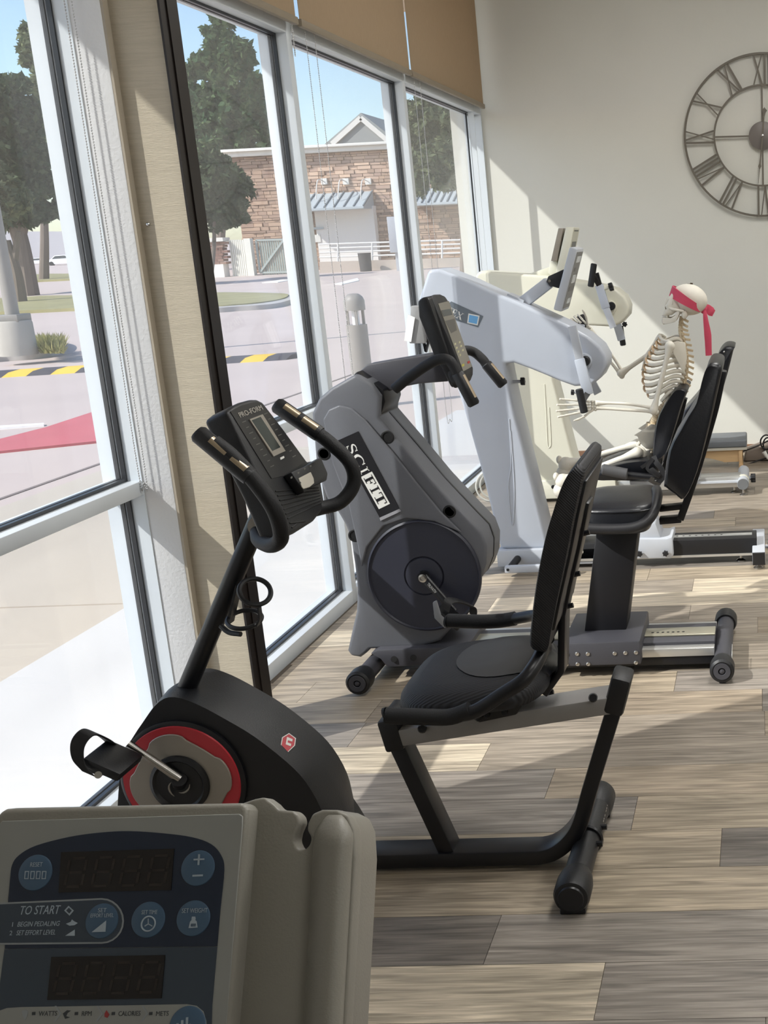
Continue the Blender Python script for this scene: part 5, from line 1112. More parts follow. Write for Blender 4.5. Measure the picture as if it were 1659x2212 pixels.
crank(PY(1308, 662, 6.40), PY(1294, 615, 6.40), PY(1325, 708, 6.40), 6.40, eb, (PY(1276, 618, 6.36), PY(1283, 571, 6.36)), ice2_m)
obj('crank_tip', G().bar([PY(1296, 622, 6.40), PY(1287, 590, 6.40)], 0.018, 0.03, Y1), dk_m, eb)
knob(PY(1302, 625, 6.40), (1, 0, 0.25), 0.02, eb, 0.035, cream_s)
crank(PY(1330, 690, 6.72), PY(1343, 735, 6.72), PY(1326, 675, 6.72), 6.72, eb, (PY(1340, 706, 6.76), PY(1346, 745, 6.76)), ice2_m)
knob(PY(1350, 700, 6.74), (0, -1, 0), 0.014, eb, 0.01)
sd = [(1222, 490), (1240, 491), (1220, 595), (1199, 594)]
con = obj('console', G().prism([PY(*q, 6.42) for q in sd], (0, 0.22, 0)), cream_s, eb, bevel=0.006)
obj('console_back', G().prism([PY(*q, 6.44) for q in ((1206, 493), (1217, 493), (1203, 564), (1190, 564))], (0, 0.18, 0)), mat('taupe back cover', (150, 142, 130), 0.5), con, bevel=0.003)
cA, cB = PY(1240, 491, 6.42), PY(1220, 595, 6.42); dv = (cB - cA).normalized(); nrm = V((-dv.z, 0, dv.x)); nrm = nrm if nrm.x > 0 else -nrm; L_ = (cB - cA).length
onface(0.05, 0.95, 0.04, 0.96, 0.0002, 0.001, mat('pale overlay', (196, 194, 178), 0.45), 'overlay', con)
for v0, v1, m in ((0.06, 0.08, dk_m), (0.30, 0.42, mat('dark overlay panel', (84, 82, 78), 0.4)), (0.52, 0.54, dk_m), (0.78, 0.90, mat('dark overlay panel', (84, 82, 78), 0.4))): onface(0.15, 0.85, v0, v1, 0.0012, 0.001, m, 'display_window', con)
obj('console_mount', G().prism([PY(*q, 6.48) for q in ((1188, 566), (1203, 562), (1206, 585), (1196, 600), (1184, 590))], (0, 0.08, 0)), cream_s, con, bevel=0.004)
obj('console_arm', G().bar([PY(1195, 585, 6.54), PY(1150, 600, 6.54)], 0.05, 0.05, Y1), cream_s, eb, bevel=0.004)
# cream machine's seat back
bo5 = [(1470, 900), (1500, 862), (1535, 815), (1552, 766), (1562, 751), (1573, 746), (1587, 749), (1584, 758), (1572, 805), (1555, 860), (1530, 925), (1505, 985), (1480, 985), (1468, 950)]
bp = catmull([PY(*q, 6.44) for q in bo5], 3, closed=True); bc = sum(bp, V()) / len(bp)
bk4 = obj('backrest', G().loft([sc_(bp, 6.40, 0.95), sc_(bp, 6.41, 0.985), sc_(bp, 6.43, 1.0), sc_(bp, 6.70, 1.0), sc_(bp, 6.73, 0.985), sc_(bp, 6.74, 0.95)]), vinyl_m, eb, angle=50)
obj('rivet', G().sph(PY(1564, 760, 6.40), 0.006, 8, 6), chrome_m, bk4)
obj('seat', G().bb(PY(1330, 1000, 6.4).x, PY(1480, 1000, 6.4).x, 6.40, 6.74, PY(1400, 990, 6.4).z - 0.03, PY(1400, 990, 6.4).z + 0.03), vinyl_m, eb, bevel=0.02)
obj('seat_stem', G().bb(PY(1400, 1000, 6.4).x, PY(1440, 1000, 6.4).x, 6.5, 6.62, 0.08, PY(1400, 990, 6.4).z), ice2_m, eb)
obj('back_frame', G().bar(catmull([PY(*q, 6.57) for q in ((1565, 810), (1540, 900), (1510, 985), (1470, 1010))], 4), 0.06, 0.022, Y1), black_m, eb)
# cable loops on the floor behind the pale machine
cl = root('coiled_cable', 'pale coiled cable on the floor behind the blue-grey ergometer column', 'cable', PZ(1060, 1090, 0.0))
c_ = PZ(1066, 1092, 0.0)
obj('cable_loop', G().ring((c_.x, c_.y, 0.11), (0.25, -0.95, 0.15), 0.085, 0.005, 40, 7).ring((c_.x + 0.01, c_.y + 0.012, 0.115), (0.3, -0.92, 0.1), 0.075, 0.005, 40, 7), ring_m, cl)
c2_ = PZ(1085, 1165, 0.0)
cl2 = root('coiled_cable', 'dark and pale cable loop low beside the blue-grey ergometer base', 'cable', (c2_.x, c2_.y, 0))
obj('cable_loop', G().ring((c2_.x, c2_.y, 0.07), (0.2, -0.9, 0.35), 0.06, 0.006, 36, 7).ring((c2_.x, c2_.y + 0.015, 0.07), (0.2, -0.9, 0.3), 0.05, 0.005, 36, 7), ring_m, cl2)
obj('plug', G().box((c2_.x + 0.02, c2_.y, 0.03), (0.035, 0.03, 0.06)), dk_m, cl2, bevel=0.004)
# ================================================================== ANATOMICAL SKELETON
bone_m = mat('ivory bone plastic', (222, 217, 204), 0.55, var=0.08, scale=25)
bone2_m = mat('aged bone plastic', (208, 190, 160), 0.6, var=0.15, scale=25)
cart_m = mat('brown cartilage', (150, 112, 80), 0.6)
YK = 5.20
sk = root('anatomical_skeleton', 'life-size plastic skeleton seated on the ergometer with arms on its cranks', 'skeleton', PY(1400, 985, YK))
# ---- skull
sc0 = PY(1486, 649, YK)
def dirs(px, py, y=YK): return PY(px, py, y)
tiltR = Matrix.Rotation(math.radians(8), 3, 'Y')
g = G(); vs_ = []
nu, nv = 28, 18
for i in range(nv + 1):
    th = math.pi * i / nv
    for j in range(nu):
        ph = 2 * math.pi * j / nu
        x, y, z = math.sin(th) * math.cos(ph), math.sin(th) * math.sin(ph), math.cos(th)
        rx = 0.080 * (1.0 + 0.05 * (x > 0) * x); ry = 0.066 * (1 + 0.10 * x); rz = 0.070 * (1 - 0.10 * (z < 0) * abs(z))
        temp = 1 - 0.07 * max(0, -x - 0.2) * (abs(y) > 0.4)
        vs_.append(sc0 + tiltR @ V((x * rx, y * ry * temp, z * rz)))
fs = [(i * nu + j, (i + 1) * nu + j, (i + 1) * nu + (j + 1) % nu, i * nu + (j + 1) % nu) for i in range(nv) for j in range(nu)]
g.add(vs_, fs)
skull = obj('skull', g, bone_m, sk, angle=70)
# face: brow, cheek, nose and upper jaw as a lofted block from side to side
prof = [(1452, 630), (1446, 640), (1444, 647), (1441, 655), (1437, 660), (1440, 667), (1434, 672), (1432, 680), (1437, 682), (1452, 680), (1462, 672), (1472, 668), (1474, 655), (1466, 636)]
def prf(y, f, cx_=1462, cy_=658): return [PY(cx_ + (a - cx_) * f, cy_ + (b - cy_) * f, YK) + V((0, y, 0)) for a, b in prof]
obj('face_bone', G().loft([prf(-0.053, 0.62), prf(-0.049, 0.82), prf(-0.036, 0.94), prf(-0.012, 1.0), prf(0.012, 1.0), prf(0.036, 0.94), prf(0.049, 0.82), prf(0.053, 0.62)]), bone_m, skull, angle=45)
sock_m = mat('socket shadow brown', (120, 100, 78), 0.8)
for s_ in (-1, 1):
    e = PY(1449, 652, YK) + V((-0.001, s_ * 0.038, 0))
    obj('eye_socket', G().ring(e, V((-0.75, s_ * 0.62, 0.05)), 0.017, 0.005, 24, 8), bone_m, skull)
    obj('socket_hollow', G().sph(e + V((0.010, -s_ * 0.006, 0)), (0.016, 0.014, 0.016), 12, 8), sock_m, skull)
    obj('cheek_arch', G().tube(catmull([PY(1446, 663, YK) + V((0, s_ * 0.045, 0)), PY(1455, 666, YK) + V((0, s_ * 0.058, 0)), PY(1466, 668, YK) + V((0, s_ * 0.063, 0)), PY(1478, 670, YK) + V((0, s_ * 0.060, 0))], 5), 0.0055, 8), bone_m, skull)
    obj('mastoid', G().sph(PY(1480, 678, YK) + V((0, s_ * 0.052, 0)), (0.013, 0.010, 0.018), 10, 8), bone_m, skull)
obj('nose_hollow', G().sph(PY(1440, 664, YK), (0.007, 0.008, 0.012), 10, 8), sock_m, skull)
obj('nose_bridge', G().tube(catmull([PY(1445, 646, YK), PY(1440, 654, YK), PY(1436, 661, YK)], 4), [0.010, 0.009, 0.008, 0.0075, 0.007, 0.006, 0.005, 0.004, 0.003], 10), bone_m, skull)
jw = [(1433, 684), (1431, 690), (1433, 698), (1440, 699), (1452, 696), (1461, 693), (1466, 684), (1472, 668), (1466, 668), (1460, 680), (1450, 686), (1438, 685)]
def jf(y, dx): return [PY(a, b, YK) + V((dx, y, 0)) for a, b in jw]
for s_ in (-1, 1):
    ring_a, ring_b = [], []
    for a, b in jw:
        f_ = (a - 1431) / 41.0; yy = 0.020 + 0.036 * min(1, f_ * 1.6)
        ring_a.append(PY(a, b, YK) + V((0, s_ * (yy + 0.006), 0))); ring_b.append(PY(a, b, YK) + V((0, s_ * max(0.0, yy - 0.014), 0)))
    obj('jaw', G().loft([ring_b, ring_a]), bone_m, skull, bevel=0.0015, seg=1)
obj('chin', G().sph(PY(1434, 693, YK), (0.010, 0.022, 0.016), 12, 8), bone_m, skull)
tooth_m = mat('off-white teeth', (236, 232, 220), 0.35)
for row, (py0, h_) in enumerate(((682, 0.0085), (687, 0.008))):
    for k in range(-5, 6):
        a = k / 5 * 1.15; c = PY(1450, py0, YK)
        obj('tooth', G().box(V((c.x - 0.036 * math.cos(a) - 0.001, YK + 0.036 * math.sin(a), c.z)), (0.007, 0.0074, h_ * 1.15), Matrix.Rotation(-a, 3, 'Z')), tooth_m, skull, bevel=0.0012, seg=1)
obj('crown_hook', G().cyl(PY(1493, 618, YK), PY(1494, 611, YK), 0.006).box(PY(1489, 614, YK), (0.018, 0.006, 0.005)), mat('dark brass hook', (92, 78, 62), 0.4, metal=0.6), skull)
# ---- spine
spn = [(1473, 682), (1471, 696), (1470, 712), (1473, 728), (1477, 745), (1481, 768), (1481, 795), (1476, 822), (1465, 845), (1450, 862), (1434, 878), (1421, 895), (1412, 912), (1406, 930)]
cl_ = catmull([PY(*q, YK) for q in spn], 12)
tot = [0]
for i in range(1, len(cl_)): tot.append(tot[-1] + (cl_[i] - cl_[i - 1]).length)
def at(s_):
    s_ *= tot[-1]
    for i in range(1, len(cl_)):
        if tot[i] >= s_: 
            k = (s_ - tot[i - 1]) / max(1e-9, tot[i] - tot[i - 1]); return cl_[i - 1].lerp(cl_[i], k), (cl_[i] - cl_[i - 1]).normalized()
    return cl_[-1], (cl_[-1] - cl_[-2]).normalized()
for k in range(24):
    p, t = at((k + 0.5) / 24); big = 0.010 + 0.011 * k / 23
    back = V((-t.z, 0, t.x)); back = back if back.x > 0 else -back
    h_ = tot[-1] / 24 * 0.40
    v = obj('vertebra', G().lathe([(big * 0.9, -h_), (big, -h_ * 0.9), (big * 0.85, 0), (big, h_ * 0.9), (big * 0.9, h_)], p, t, 14).bar([p + back * big * 0.6, p + back * (big + 0.022) + t * 0.010], 0.006, 0.010, Y1).bar([p + V((0, -big - 0.018, 0)) + back * 0.008, p + V((0, big + 0.018, 0)) + back * 0.008], 0.006, 0.008, back), bone2_m, sk, bevel=0.001, seg=1)
    if k < 23:
        q, t2 = at((k + 1) / 24); obj('disc_pad', G().lathe([(big * 0.92, -h_ * 0.25), (big * 0.92, h_ * 0.25)], q, t2, 12), mat('pale disc', (216, 200, 168), 0.6), v)
# ---- ribs
front = [(1424, 727), (1418, 738), (1410, 748), (1403, 760), (1396, 773), (1392, 788), (1389, 803), (1389, 818), (1392, 834), (1400, 846), (1420, 858), (1436, 864)]
backp = [(1474, 741), (1478, 752), (1480, 762), (1481, 773), (1482, 784), (1481, 795), (1480, 806), (1477, 816), (1473, 826), (1467, 836), (1460, 846), (1452, 856)]
wid = [0.055, 0.078, 0.095, 0.107, 0.115, 0.121, 0.125, 0.126, 0.124, 0.118, 0.108, 0.095]
for k in range(12):
    F_, B0 = PY(*front[k], YK), PY(*backp[k], YK)
    for s_ in (-1, 1):
        pts = []
        end = math.pi if k < 10 else math.pi * 0.62
        for j in range(15):
            a = end * j / 14
            f_ = (1 - math.cos(a)) / 2
            p = B0.lerp(F_, f_); p = V((p.x, YK + s_ * (0.012 + wid[k] * math.sin(a) ** 0.8), p.z + 0.018 * math.sin(a) * (1 - f_ * 1.6) + 0.010 * math.sin(2 * a)))
            pts.append(p)
        bone_part = pts[:12] if k < 10 else pts
        rb_ = obj('rib', G().tube(bone_part, 0.0056, 8, flat=((0, 0, 1), 1.35)), bone_m, sk)
        if k < 10: obj('rib_cartilage', G().tube(pts[11:], 0.005, 8), mat('tan cartilage', (206, 176, 140), 0.6), rb_)
st_ = [PY(*q, YK) for q in ((1426, 722), (1416, 737), (1403, 757), (1393, 778), (1388, 800))]
obj('sternum', G().tube(catmull(st_, 4), [0.016 + 0.004 * math.sin(i * 0.8) for i in range(17)], 10, flat=((1, 0, 0.4), 0.4)), bone_m, sk)
# ---- shoulder girdle, arms
def limb(name, pts, rs, m=bone_m, parent=sk): return obj(name, G().tube(catmull(pts, 5), [rs[min(len(rs) - 1, int(i / (5 * (len(pts) - 1)) * (len(rs) - 1) + 0.5))] for i in range(5 * (len(pts) - 1) + 1)], 10), m, parent, angle=60)
def longbone(name, a, b, r, r0, r1, m=bone_m, bow=V((0, 0, 0))):
    n = 12; pts = [a.lerp(b, i / n) + bow * math.sin(math.pi * i / n) for i in range(n + 1)]
    rs = []
    for i in range(n + 1):
        f_ = i / n; rs.append(r + (r0 - r) * math.exp(-(f_ / 0.10) ** 2) + (r1 - r) * math.exp(-((1 - f_) / 0.10) ** 2))
    return obj(name, G().sph(a, r0 * 1.02, 10, 7).tube(pts, rs, 10).sph(b, r1 * 1.02, 10, 7), m, sk, angle=60)
shN, shF = PY(1447, 748, 5.055), PY(1437, 741, 5.35)
elN, elF = PY(1412, 886, 5.03), PY(1342, 806, 5.40)
wrN, wrF = PY(1290, 876, 5.015), PY(1272, 716, 5.385)
for sh_, s_ in ((shN, -1), (shF, 1)):
    limb('collarbone', [PY(1426, 725, YK) + V((0, s_ * 0.02, 0)), PY(1434, 731, YK) + V((0, s_ * 0.07, 0)), sh_ + V((0.004, -s_ * 0.02, 0.014))], [0.008, 0.006, 0.008])
    sx_ = [sh_ + V(q) for q in ((0.004, 0, 0.012), (0.030, s_ * -0.01, 0.020), (0.062, -s_ * 0.035, 0.010), (0.066, -s_ * 0.04, -0.055), (0.050, -s_ * 0.035, -0.125), (0.030, -s_ * 0.02, -0.075), (0.010, -s_ * 0.006, -0.03))]
    obj('shoulder_blade', G().prism(sx_, (0.003, s_ * 0.009, 0)), bone_m, sk, bevel=0.004)
longbone('upper_arm', shN, elN, 0.0105, 0.022, 0.020); longbone('upper_arm', shF, elF, 0.0105, 0.022, 0.020)
for el, wr in ((elN, wrN), (elF, wrF)):
    d = (wr - el).normalized(); side = d.cross(Y1).normalized()
    longbone('forearm_bone', el + side * 0.006 - d * 0.012, wr + side * 0.010, 0.0065, 0.013, 0.009)
    longbone('forearm_bone', el - side * 0.008, wr - side * 0.010, 0.0062, 0.010, 0.012, bow=side * -0.008)
def hand(wr, d, up, palm, curl, thumb):
    # d along the hand, up across the knuckles, palm the palm normal
    for k in range(8):
        a, b = k % 4, k // 4
        obj('wrist_bone', G().sph(wr + d * (0.008 + 0.013 * b) + up * (0.011 * (a - 1.5)) + palm * 0.002 * (a % 2), (0.008, 0.007, 0.007), 8, 6), bone_m, sk)
    for f_ in range(4):
        o = wr + d * 0.030 + up * (0.012 * (f_ - 1.5)); spread = up * (0.10 * (f_ - 1.5))
        dd = (d + spread).normalized(); p = o; ln = (0.062, 0.066, 0.062, 0.054)[f_]; ang = 0
        segs = [(ln, 0), (0.036 - 0.004 * (f_ == 3), curl[0]), (0.024, curl[1]), (0.018, curl[2])]
        for i_, (L, c_) in enumerate(segs):
            ang += c_; v = dd * math.cos(ang) + palm * math.sin(ang); q = p + v * L
            obj(('palm_bone', 'finger_bone', 'finger_bone', 'finger_tip')[i_], G().tube([p, p.lerp(q, 0.15), p.lerp(q, 0.5), p.lerp(q, 0.85), q], [0.0052, 0.0055, 0.0038, 0.005, 0.0042 if i_ < 3 else 0.002], 8), bone_m, sk); p = q
    p = wr + d * 0.02 + up * thumb * 0.018
    for i_, (L, v) in enumerate(((0.042, d + up * thumb * 0.75 + palm * 0.35), (0.030, d + up * thumb * 0.45 + palm * 0.5), (0.024, d + up * thumb * 0.25 + palm * 0.5))):
        q = p + v.normalized() * L
        obj(('palm_bone', 'finger_bone', 'finger_tip')[i_], G().tube([p, p.lerp(q, 0.5), q], [0.006, 0.0042, 0.005 if i_ < 2 else 0.0025], 8), bone_m, sk); p = q
dN = (PY(1206, 881, 5.00) - wrN).normalized()
hand(wrN, dN, V((0.05, 0.10, 0.99)).normalized(), V((0, -1, 0.1)).normalized(), (0.10, 0.10, 0.05), -1)
dF = (PY(1254, 700, 5.37) - wrF).normalized()
hand(wrF, dF, V((0.6, -0.2, 0.75)).normalized(), V((0.45, -0.75, -0.4)).normalized(), (1.0, 0.9, 0.7), 1)
# ---- pelvis, legs
c5 = crop(1160, 860, 5.184)
il = [(1088, 412), (1150, 372), (1225, 325), (1285, 282), (1330, 288), (1345, 340), (1335, 430), (1320, 520), (1285, 575), (1225, 575), (1175, 530), (1140, 480), (1130, 425)]
for s_, y in ((-1, 5.115), (1, 5.285)):
    ia = [PY(*c5(*q), 5.12) for q in il]; o_c = sum(ia, V()) / len(ia)
    ra, rb2 = [], []
    for p in ia:
        fl = (p.z - o_c.z) / 0.08; yy = YK + s_ * (0.085 + 0.028 * fl)
        ra.append(V((p.x, yy - s_ * 0.006, p.z))); rb2.append(V((p.x, yy + s_ * 0.006, p.z)))
    hip_b = obj('hip_bone', G().loft([ra, rb2]), bone_m, sk, bevel=0.004)
    hc = PY(1386, 971, YK) + V((0, s_ * 0.088, 0))
    obj('hip_socket', G().ring(hc, V((-0.3, s_, 0)), 0.024, 0.008, 24, 8), bone_m, hip_b)
    isc = PY(1404, 986, YK) + V((0, s_ * 0.06, 0))
    limb('sit_bone', [hc, PY(1396, 984, YK) + V((0, s_ * 0.065, 0)), PY(1384, 989, YK) + V((0, s_ * 0.045, 0)), PY(1368, 978, YK) + V((0, s_ * 0.015, 0))], [0.018, 0.017, 0.012, 0.012])
    obj('thigh_head', G().sph(hc + V((-0.004, s_ * 0.008, 0)), 0.022, 14, 10), bone_m, sk)
    kn_ = (PY(1216, 1040, 5.09) if s_ < 0 else PY(1222, 1003, 5.30))
    troch = (PY(1377, 977, 5.09) if s_ < 0 else PY(1377, 959, 5.31))
    limb('thigh_neck', [hc, troch], [0.014, 0.017])
    longbone('thigh_bone', troch, kn_, 0.0135, 0.024, 0.034)
    obj('kneecap', G().sph(kn_ + V((-0.028, 0, 0.022)), (0.014, 0.019, 0.019), 12, 8), bone_m, sk)
    an = V((kn_.x + 0.06, kn_.y, 0.075))
    longbone('shin_bone', kn_ + V((-0.012, 0, -0.040)), an, 0.0125, 0.034, 0.020)
    longbone('calf_bone', kn_ + V((0.012, s_ * 0.030, -0.055)), an + V((0.004, s_ * 0.022, 0)), 0.0065, 0.012, 0.012)
    obj('heel_bone', G().sph(an + V((0.03, 0, -0.040)), (0.040, 0.020, 0.024), 12, 8), bone_m, sk)
    for t_ in range(5):
        y_ = s_ * 0.012 * (t_ - 2); tp = an + V((-0.05, y_, -0.03)); te = an + V((-0.135 + 0.008 * abs(t_ - 1), y_ * 1.6, -0.062))
        obj('foot_bone', G().tube([tp, tp.lerp(te, 0.5), te], [0.009, 0.005, 0.007], 8), bone_m, sk); te2 = te + V((-0.045, y_ * 0.2, -0.004))
        obj('toe_bone', G().tube([te, te.lerp(te2, 0.5), te2], [0.006, 0.0045, 0.004], 8), bone_m, sk)
    obj('ankle_bone', G().sph(an + V((-0.02, 0, -0.015)), (0.035, 0.026, 0.020), 12, 8), bone_m, sk)
limb('sacrum', [PY(1412, 915, YK), PY(1408, 940, YK), PY(1412, 965, YK), PY(1408, 980, YK)], [0.034, 0.036, 0.022, 0.008], bone2_m)
# ---- headband, tied at the back with hanging tails
hb_m = mat('pink red ribbon cloth', (206, 74, 100), 0.7, var=0.08, scale=30, bump=0.3, bscale=60)
hb = root('headband', 'pink-red cloth headband tied around the skeleton skull with hanging tails', 'headband', PY(1520, 667, YK))
ftop, fbot, ktop, kbot = PY(1453, 617, YK), PY(1446, 638, YK), PY(1516, 662, YK), PY(1514, 674, YK)
rings = []
for j in range(41):
    a = 2 * math.pi * j / 40; cx_, sy_ = math.cos(a), math.sin(a)
    f_ = (1 + cx_) / 2                      # 1 front, 0 back
    top = ktop.lerp(ftop, f_); bot = kbot.lerp(fbot, f_)
    top = V((top.x, YK + sy_ * (0.0735 + 0.007 * math.sin(math.pi * (1 - f_)) ** 0.5 * (1 - f_)), top.z + 0.004 * abs(sy_))); bot = V((bot.x, YK + sy_ * (0.0725 + 0.007 * math.sin(math.pi * (1 - f_)) ** 0.5 * (1 - f_)), bot.z - 0.002 * abs(sy_)))
    inn = V((0.002 * cx_, -0.002 * sy_, 0))
    outw = V((-0.0015 * cx_, 0.0035 * sy_, 0))
    rings.append([top + outw, bot + outw, bot + outw + inn * 2, top + outw + inn * 2])
obj('band', G().loft(rings[:-1], close=True), hb_m, hb, angle=60)
obj('knot', G().sph(PY(1520, 668, YK), (0.016, 0.014, 0.020), 12, 8), hb_m, hb)
def ribbon(pts, wds, m=hb_m):
    p = [PY(*q) for q in pts]; p = catmull(p, 5); n = len(p); r = []
    for i in range(n):
        t = (p[min(n - 1, i + 1)] - p[max(0, i - 1)]).normalized(); sd_ = t.cross(V((0.3, -0.9, 0.1))).normalized()
        f_ = i / (n - 1) * (len(wds) - 1); k = min(int(f_), len(wds) - 2); ww = wds[k] + (wds[k + 1] - wds[k]) * (f_ - k)
        wob = V((0, 0.004 * math.sin(i * 0.9), 0)); r.append([p[i] - sd_ * ww + wob, p[i] + V((0, -0.006, 0)), p[i] + sd_ * ww - wob, p[i] + V((0, 0.001, 0))])
    return G().loft(r)
obj('ribbon_tail', ribbon([(1522, 670, 5.19), (1525, 695, 5.185), (1529, 725, 5.185), (1531, 768, 5.185)], [0.007, 0.012, 0.016, 0.014]), hb_m, hb, angle=70)
obj('ribbon_tail', ribbon([(1520, 664, 5.22), (1528, 665, 5.22), (1536, 673, 5.225), (1542, 677, 5.23)], [0.008, 0.016, 0.020, 0.014]), hb_m, hb, angle=70)
# ================================================================== WALL CLOCK
clk_m = mat('grey brown clock metal', (104, 98, 88), 0.5, metal=0.25, var=0.12, scale=15)
ck0 = PY(1647, 294, YB); YK2 = YB - 0.028
clock = root('wall_clock', 'large open-frame metal wall clock with Roman numerals', 'clock', (ck0.x, YK2, ck0.z - 0.5))
CC = V((ck0.x, YK2, ck0.z)); RO, RI = 0.487, 0.302
TILT = math.radians(1.3)
def cp(r, a):    # clockwise angle from twelve
    a += TILT; return CC + V((r * math.sin(a), 0, r * math.cos(a)))
def hoop(R_, w_, d_):
    rings = []
    for k in range(96):
        a = 2 * math.pi * k / 96; u = V((math.sin(a), 0, math.cos(a)))
        rings.append([CC + u * (R_ - w_) + Y1 * d_, CC + u * (R_ + w_) + Y1 * d_, CC + u * (R_ + w_) - Y1 * d_, CC + u * (R_ - w_) - Y1 * d_])
    return G().loft(rings, close=True)
obj('outer_ring', hoop(RO, 0.0065, 0.008), clk_m, clock); obj('inner_ring', hoop(RI, 0.0055, 0.007), clk_m, clock)
def flatbar(a, b, w_, d_=0.004): return G().bar([a, b], d_ * 2, w_, Y1)
for k in range(4): obj('spoke', flatbar(cp(0.07, k * math.pi / 2), cp(RI, k * math.pi / 2), 0.010), clk_m, clock)
obj('hub', G().lathe([(0.086, -0.006), (0.086, 0.004), (0.080, 0.007), (0, 0.007)], CC, (0, -1, 0), 40), mat('clock hub metal', (112, 106, 102), 0.45, metal=0.2), clock)
NUM = {12: 'XII', 1: 'I', 2: 'II', 3: 'III', 4: 'IV', 5: 'V', 6: 'VI', 7: 'VII', 8: 'VIII', 9: 'IX', 10: 'X', 11: 'XI'}
WD = {'I': 0.024, 'V': 0.060, 'X': 0.064}
for h_, s_ in NUM.items():
    tot_ = sum(WD[c] for c in s_); x = -tot_ / 2; a0 = 2 * math.pi * h_ / 12
    u = V((math.sin(a0 + TILT), 0, math.cos(a0 + TILT))); t = V((u.z, 0, -u.x))
    Wp = lambda xx, r: CC + t * xx + u * r
    g = G(); r0, r1 = RI + 0.002, RO - 0.004
    for c in s_:
        w_ = WD[c]
        if c == 'I': g.bar([Wp(x + w_ / 2, r0), Wp(x + w_ / 2, r1)], 0.008, 0.012, Y1)
        elif c == 'V': g.bar([Wp(x + 0.008, r1), Wp(x + w_ / 2, r0)], 0.008, 0.012, Y1).bar([Wp(x + w_ - 0.006, r1), Wp(x + w_ / 2, r0)], 0.007, 0.007, Y1)
        else: g.bar([Wp(x + 0.006, r1), Wp(x + w_ - 0.006, r0)], 0.008, 0.010, Y1).bar([Wp(x + w_ - 0.006, r1), Wp(x + 0.006, r0)], 0.007, 0.008, Y1)
        x += w_
    obj('numeral', g, clk_m, clock, smooth=False)
YH = V((0, -0.014, 0))
def hand_(a, L, wmax, pos):
    prof_ = [(0, 0.006), (pos * 0.75, 0.004), (pos * 0.92, wmax * 0.55), (pos, wmax), (pos * 1.05, wmax * 0.6), (pos * 1.10, 0.0025), (L, 0.001)]
    a += TILT; u = V((math.sin(a), 0, math.cos(a))); t = V((u.z, 0, -u.x))
    return [CC + YH + u * r + t * w_ for r, w_ in prof_] + [CC + YH + u * r - t * w_ for r, w_ in prof_[::-1]]
obj('hour_hand', G().prism(hand_(math.radians(5), 0.17, 0.018, 0.15), (0, -0.003, 0)), clk_m, clock)
obj('minute_hand', G().prism(hand_(math.radians(186), 0.29, 0.010, 0.185), (0, -0.0035, 0)), clk_m, clock)
obj('centre_pin', G().lathe([(0.007, 0.012), (0.007, 0.020), (0, 0.022)], CC, (0, -1, 0), 14), chrome_m, clock)
obj('wall_standoff', G().cyl(CC + V((0, 0.004, 0)), CC + V((0, 0.028, 0)), 0.03), clk_m, clock)

# ================================================================== LOW PADDED STEP BENCH, CORDS
wood_m = mat('pale birch wood', (206, 172, 128), 0.55, var=0.12, scale=8, stretch=(1, 1, 8))
bw = PZ(1601, 1010, 0.0); yb0 = bw.y
bxr, bxl = PY(1613, 960, yb0).x, PY(1613, 960, yb0).x - 0.62
bn_ = root('step_bench', 'low wooden step bench with grey padded top by the back wall', 'bench', ((bxl + bxr) / 2, yb0 + 0.15, 0))
zt0, zt1 = PY(1600, 966, yb0).z, PY(1600, 950, yb0).z
obj('pad', G().bb(bxl, bxr, yb0 - 0.01, yb0 + 0.30, zt0, zt1), mat('grey vinyl pad', (110, 114, 118), 0.5), bn_, bevel=0.010, seg=3)
obj('top_board', G().bb(bxl, bxr, yb0 - 0.005, yb0 + 0.295, zt0 - 0.016, zt0), mat('pale edge board', (196, 192, 178), 0.5), bn_)
xa = PY(1600, 990, yb0).x
for x in (xa, bxl + 0.04):
    for y in (yb0, yb0 + 0.25): obj('leg', G().bb(x - 0.011, x + 0.011, y, y + 0.03, 0.0, zt0 - 0.016), wood_m, bn_, bevel=0.002)
    obj('foot_runner', G().bb(x - 0.013, x + 0.013, yb0 - 0.01, yb0 + 0.29, 0.0, 0.022), wood_m, bn_, bevel=0.002)
ar_ = [V((bxl + 0.05, yb0 + 0.012, zt0 - 0.016)), V((xa - 0.011, yb0 + 0.012, zt0 - 0.016)), V((xa - 0.011, yb0 + 0.012, 0.035))]
for k in range(11):
    f_ = k / 10; ar_.append(V((xa - 0.10 - f_ * (xa - bxl - 0.26), yb0 + 0.012, 0.035 + 0.035 * math.sin(math.pi * f_))))
ar_.append(V((bxl + 0.05, yb0 + 0.012, 0.035)))
obj('apron', G().prism(ar_, (0, 0.014, 0)), wood_m, bn_)
mt_ = root('rolled_mat', 'dark grey folded mat on the floor right of the bench', 'mat', PY(1640, 990, 7.45))
ml = [PY(*q, 7.42) for q in ((1607, 1003), (1612, 978), (1640, 968), (1690, 960), (1690, 992))]
for p in ml: p.z = max(p.z, 0.004)
obj('mat_fold', G().prism(ml, (0, 0.22, 0)), mat('taupe mat', (132, 120, 110), 0.8), mt_, bevel=0.006)
cd = root('power_cord', 'black power cord loosely coiled at the right edge by the wall', 'cord', PY(1655, 985, 7.40))
cdc = PY(1655, 962, 7.40)
def loop(dx, dz, rx_, rz_, ph): return [cdc + V((dx + rx_ * math.cos(a), 0.012 * math.sin(a * 2 + ph), dz + rz_ * math.sin(a))) for a in (2 * math.pi * k / 28 for k in range(28))]
obj('cord_loop', G().tube(loop(0, 0.02, 0.035, 0.045, 0), 0.005, 7, closed=True).tube(loop(0.01, 0.0, 0.028, 0.05, 1), 0.005, 7, closed=True), dk_m, cd)
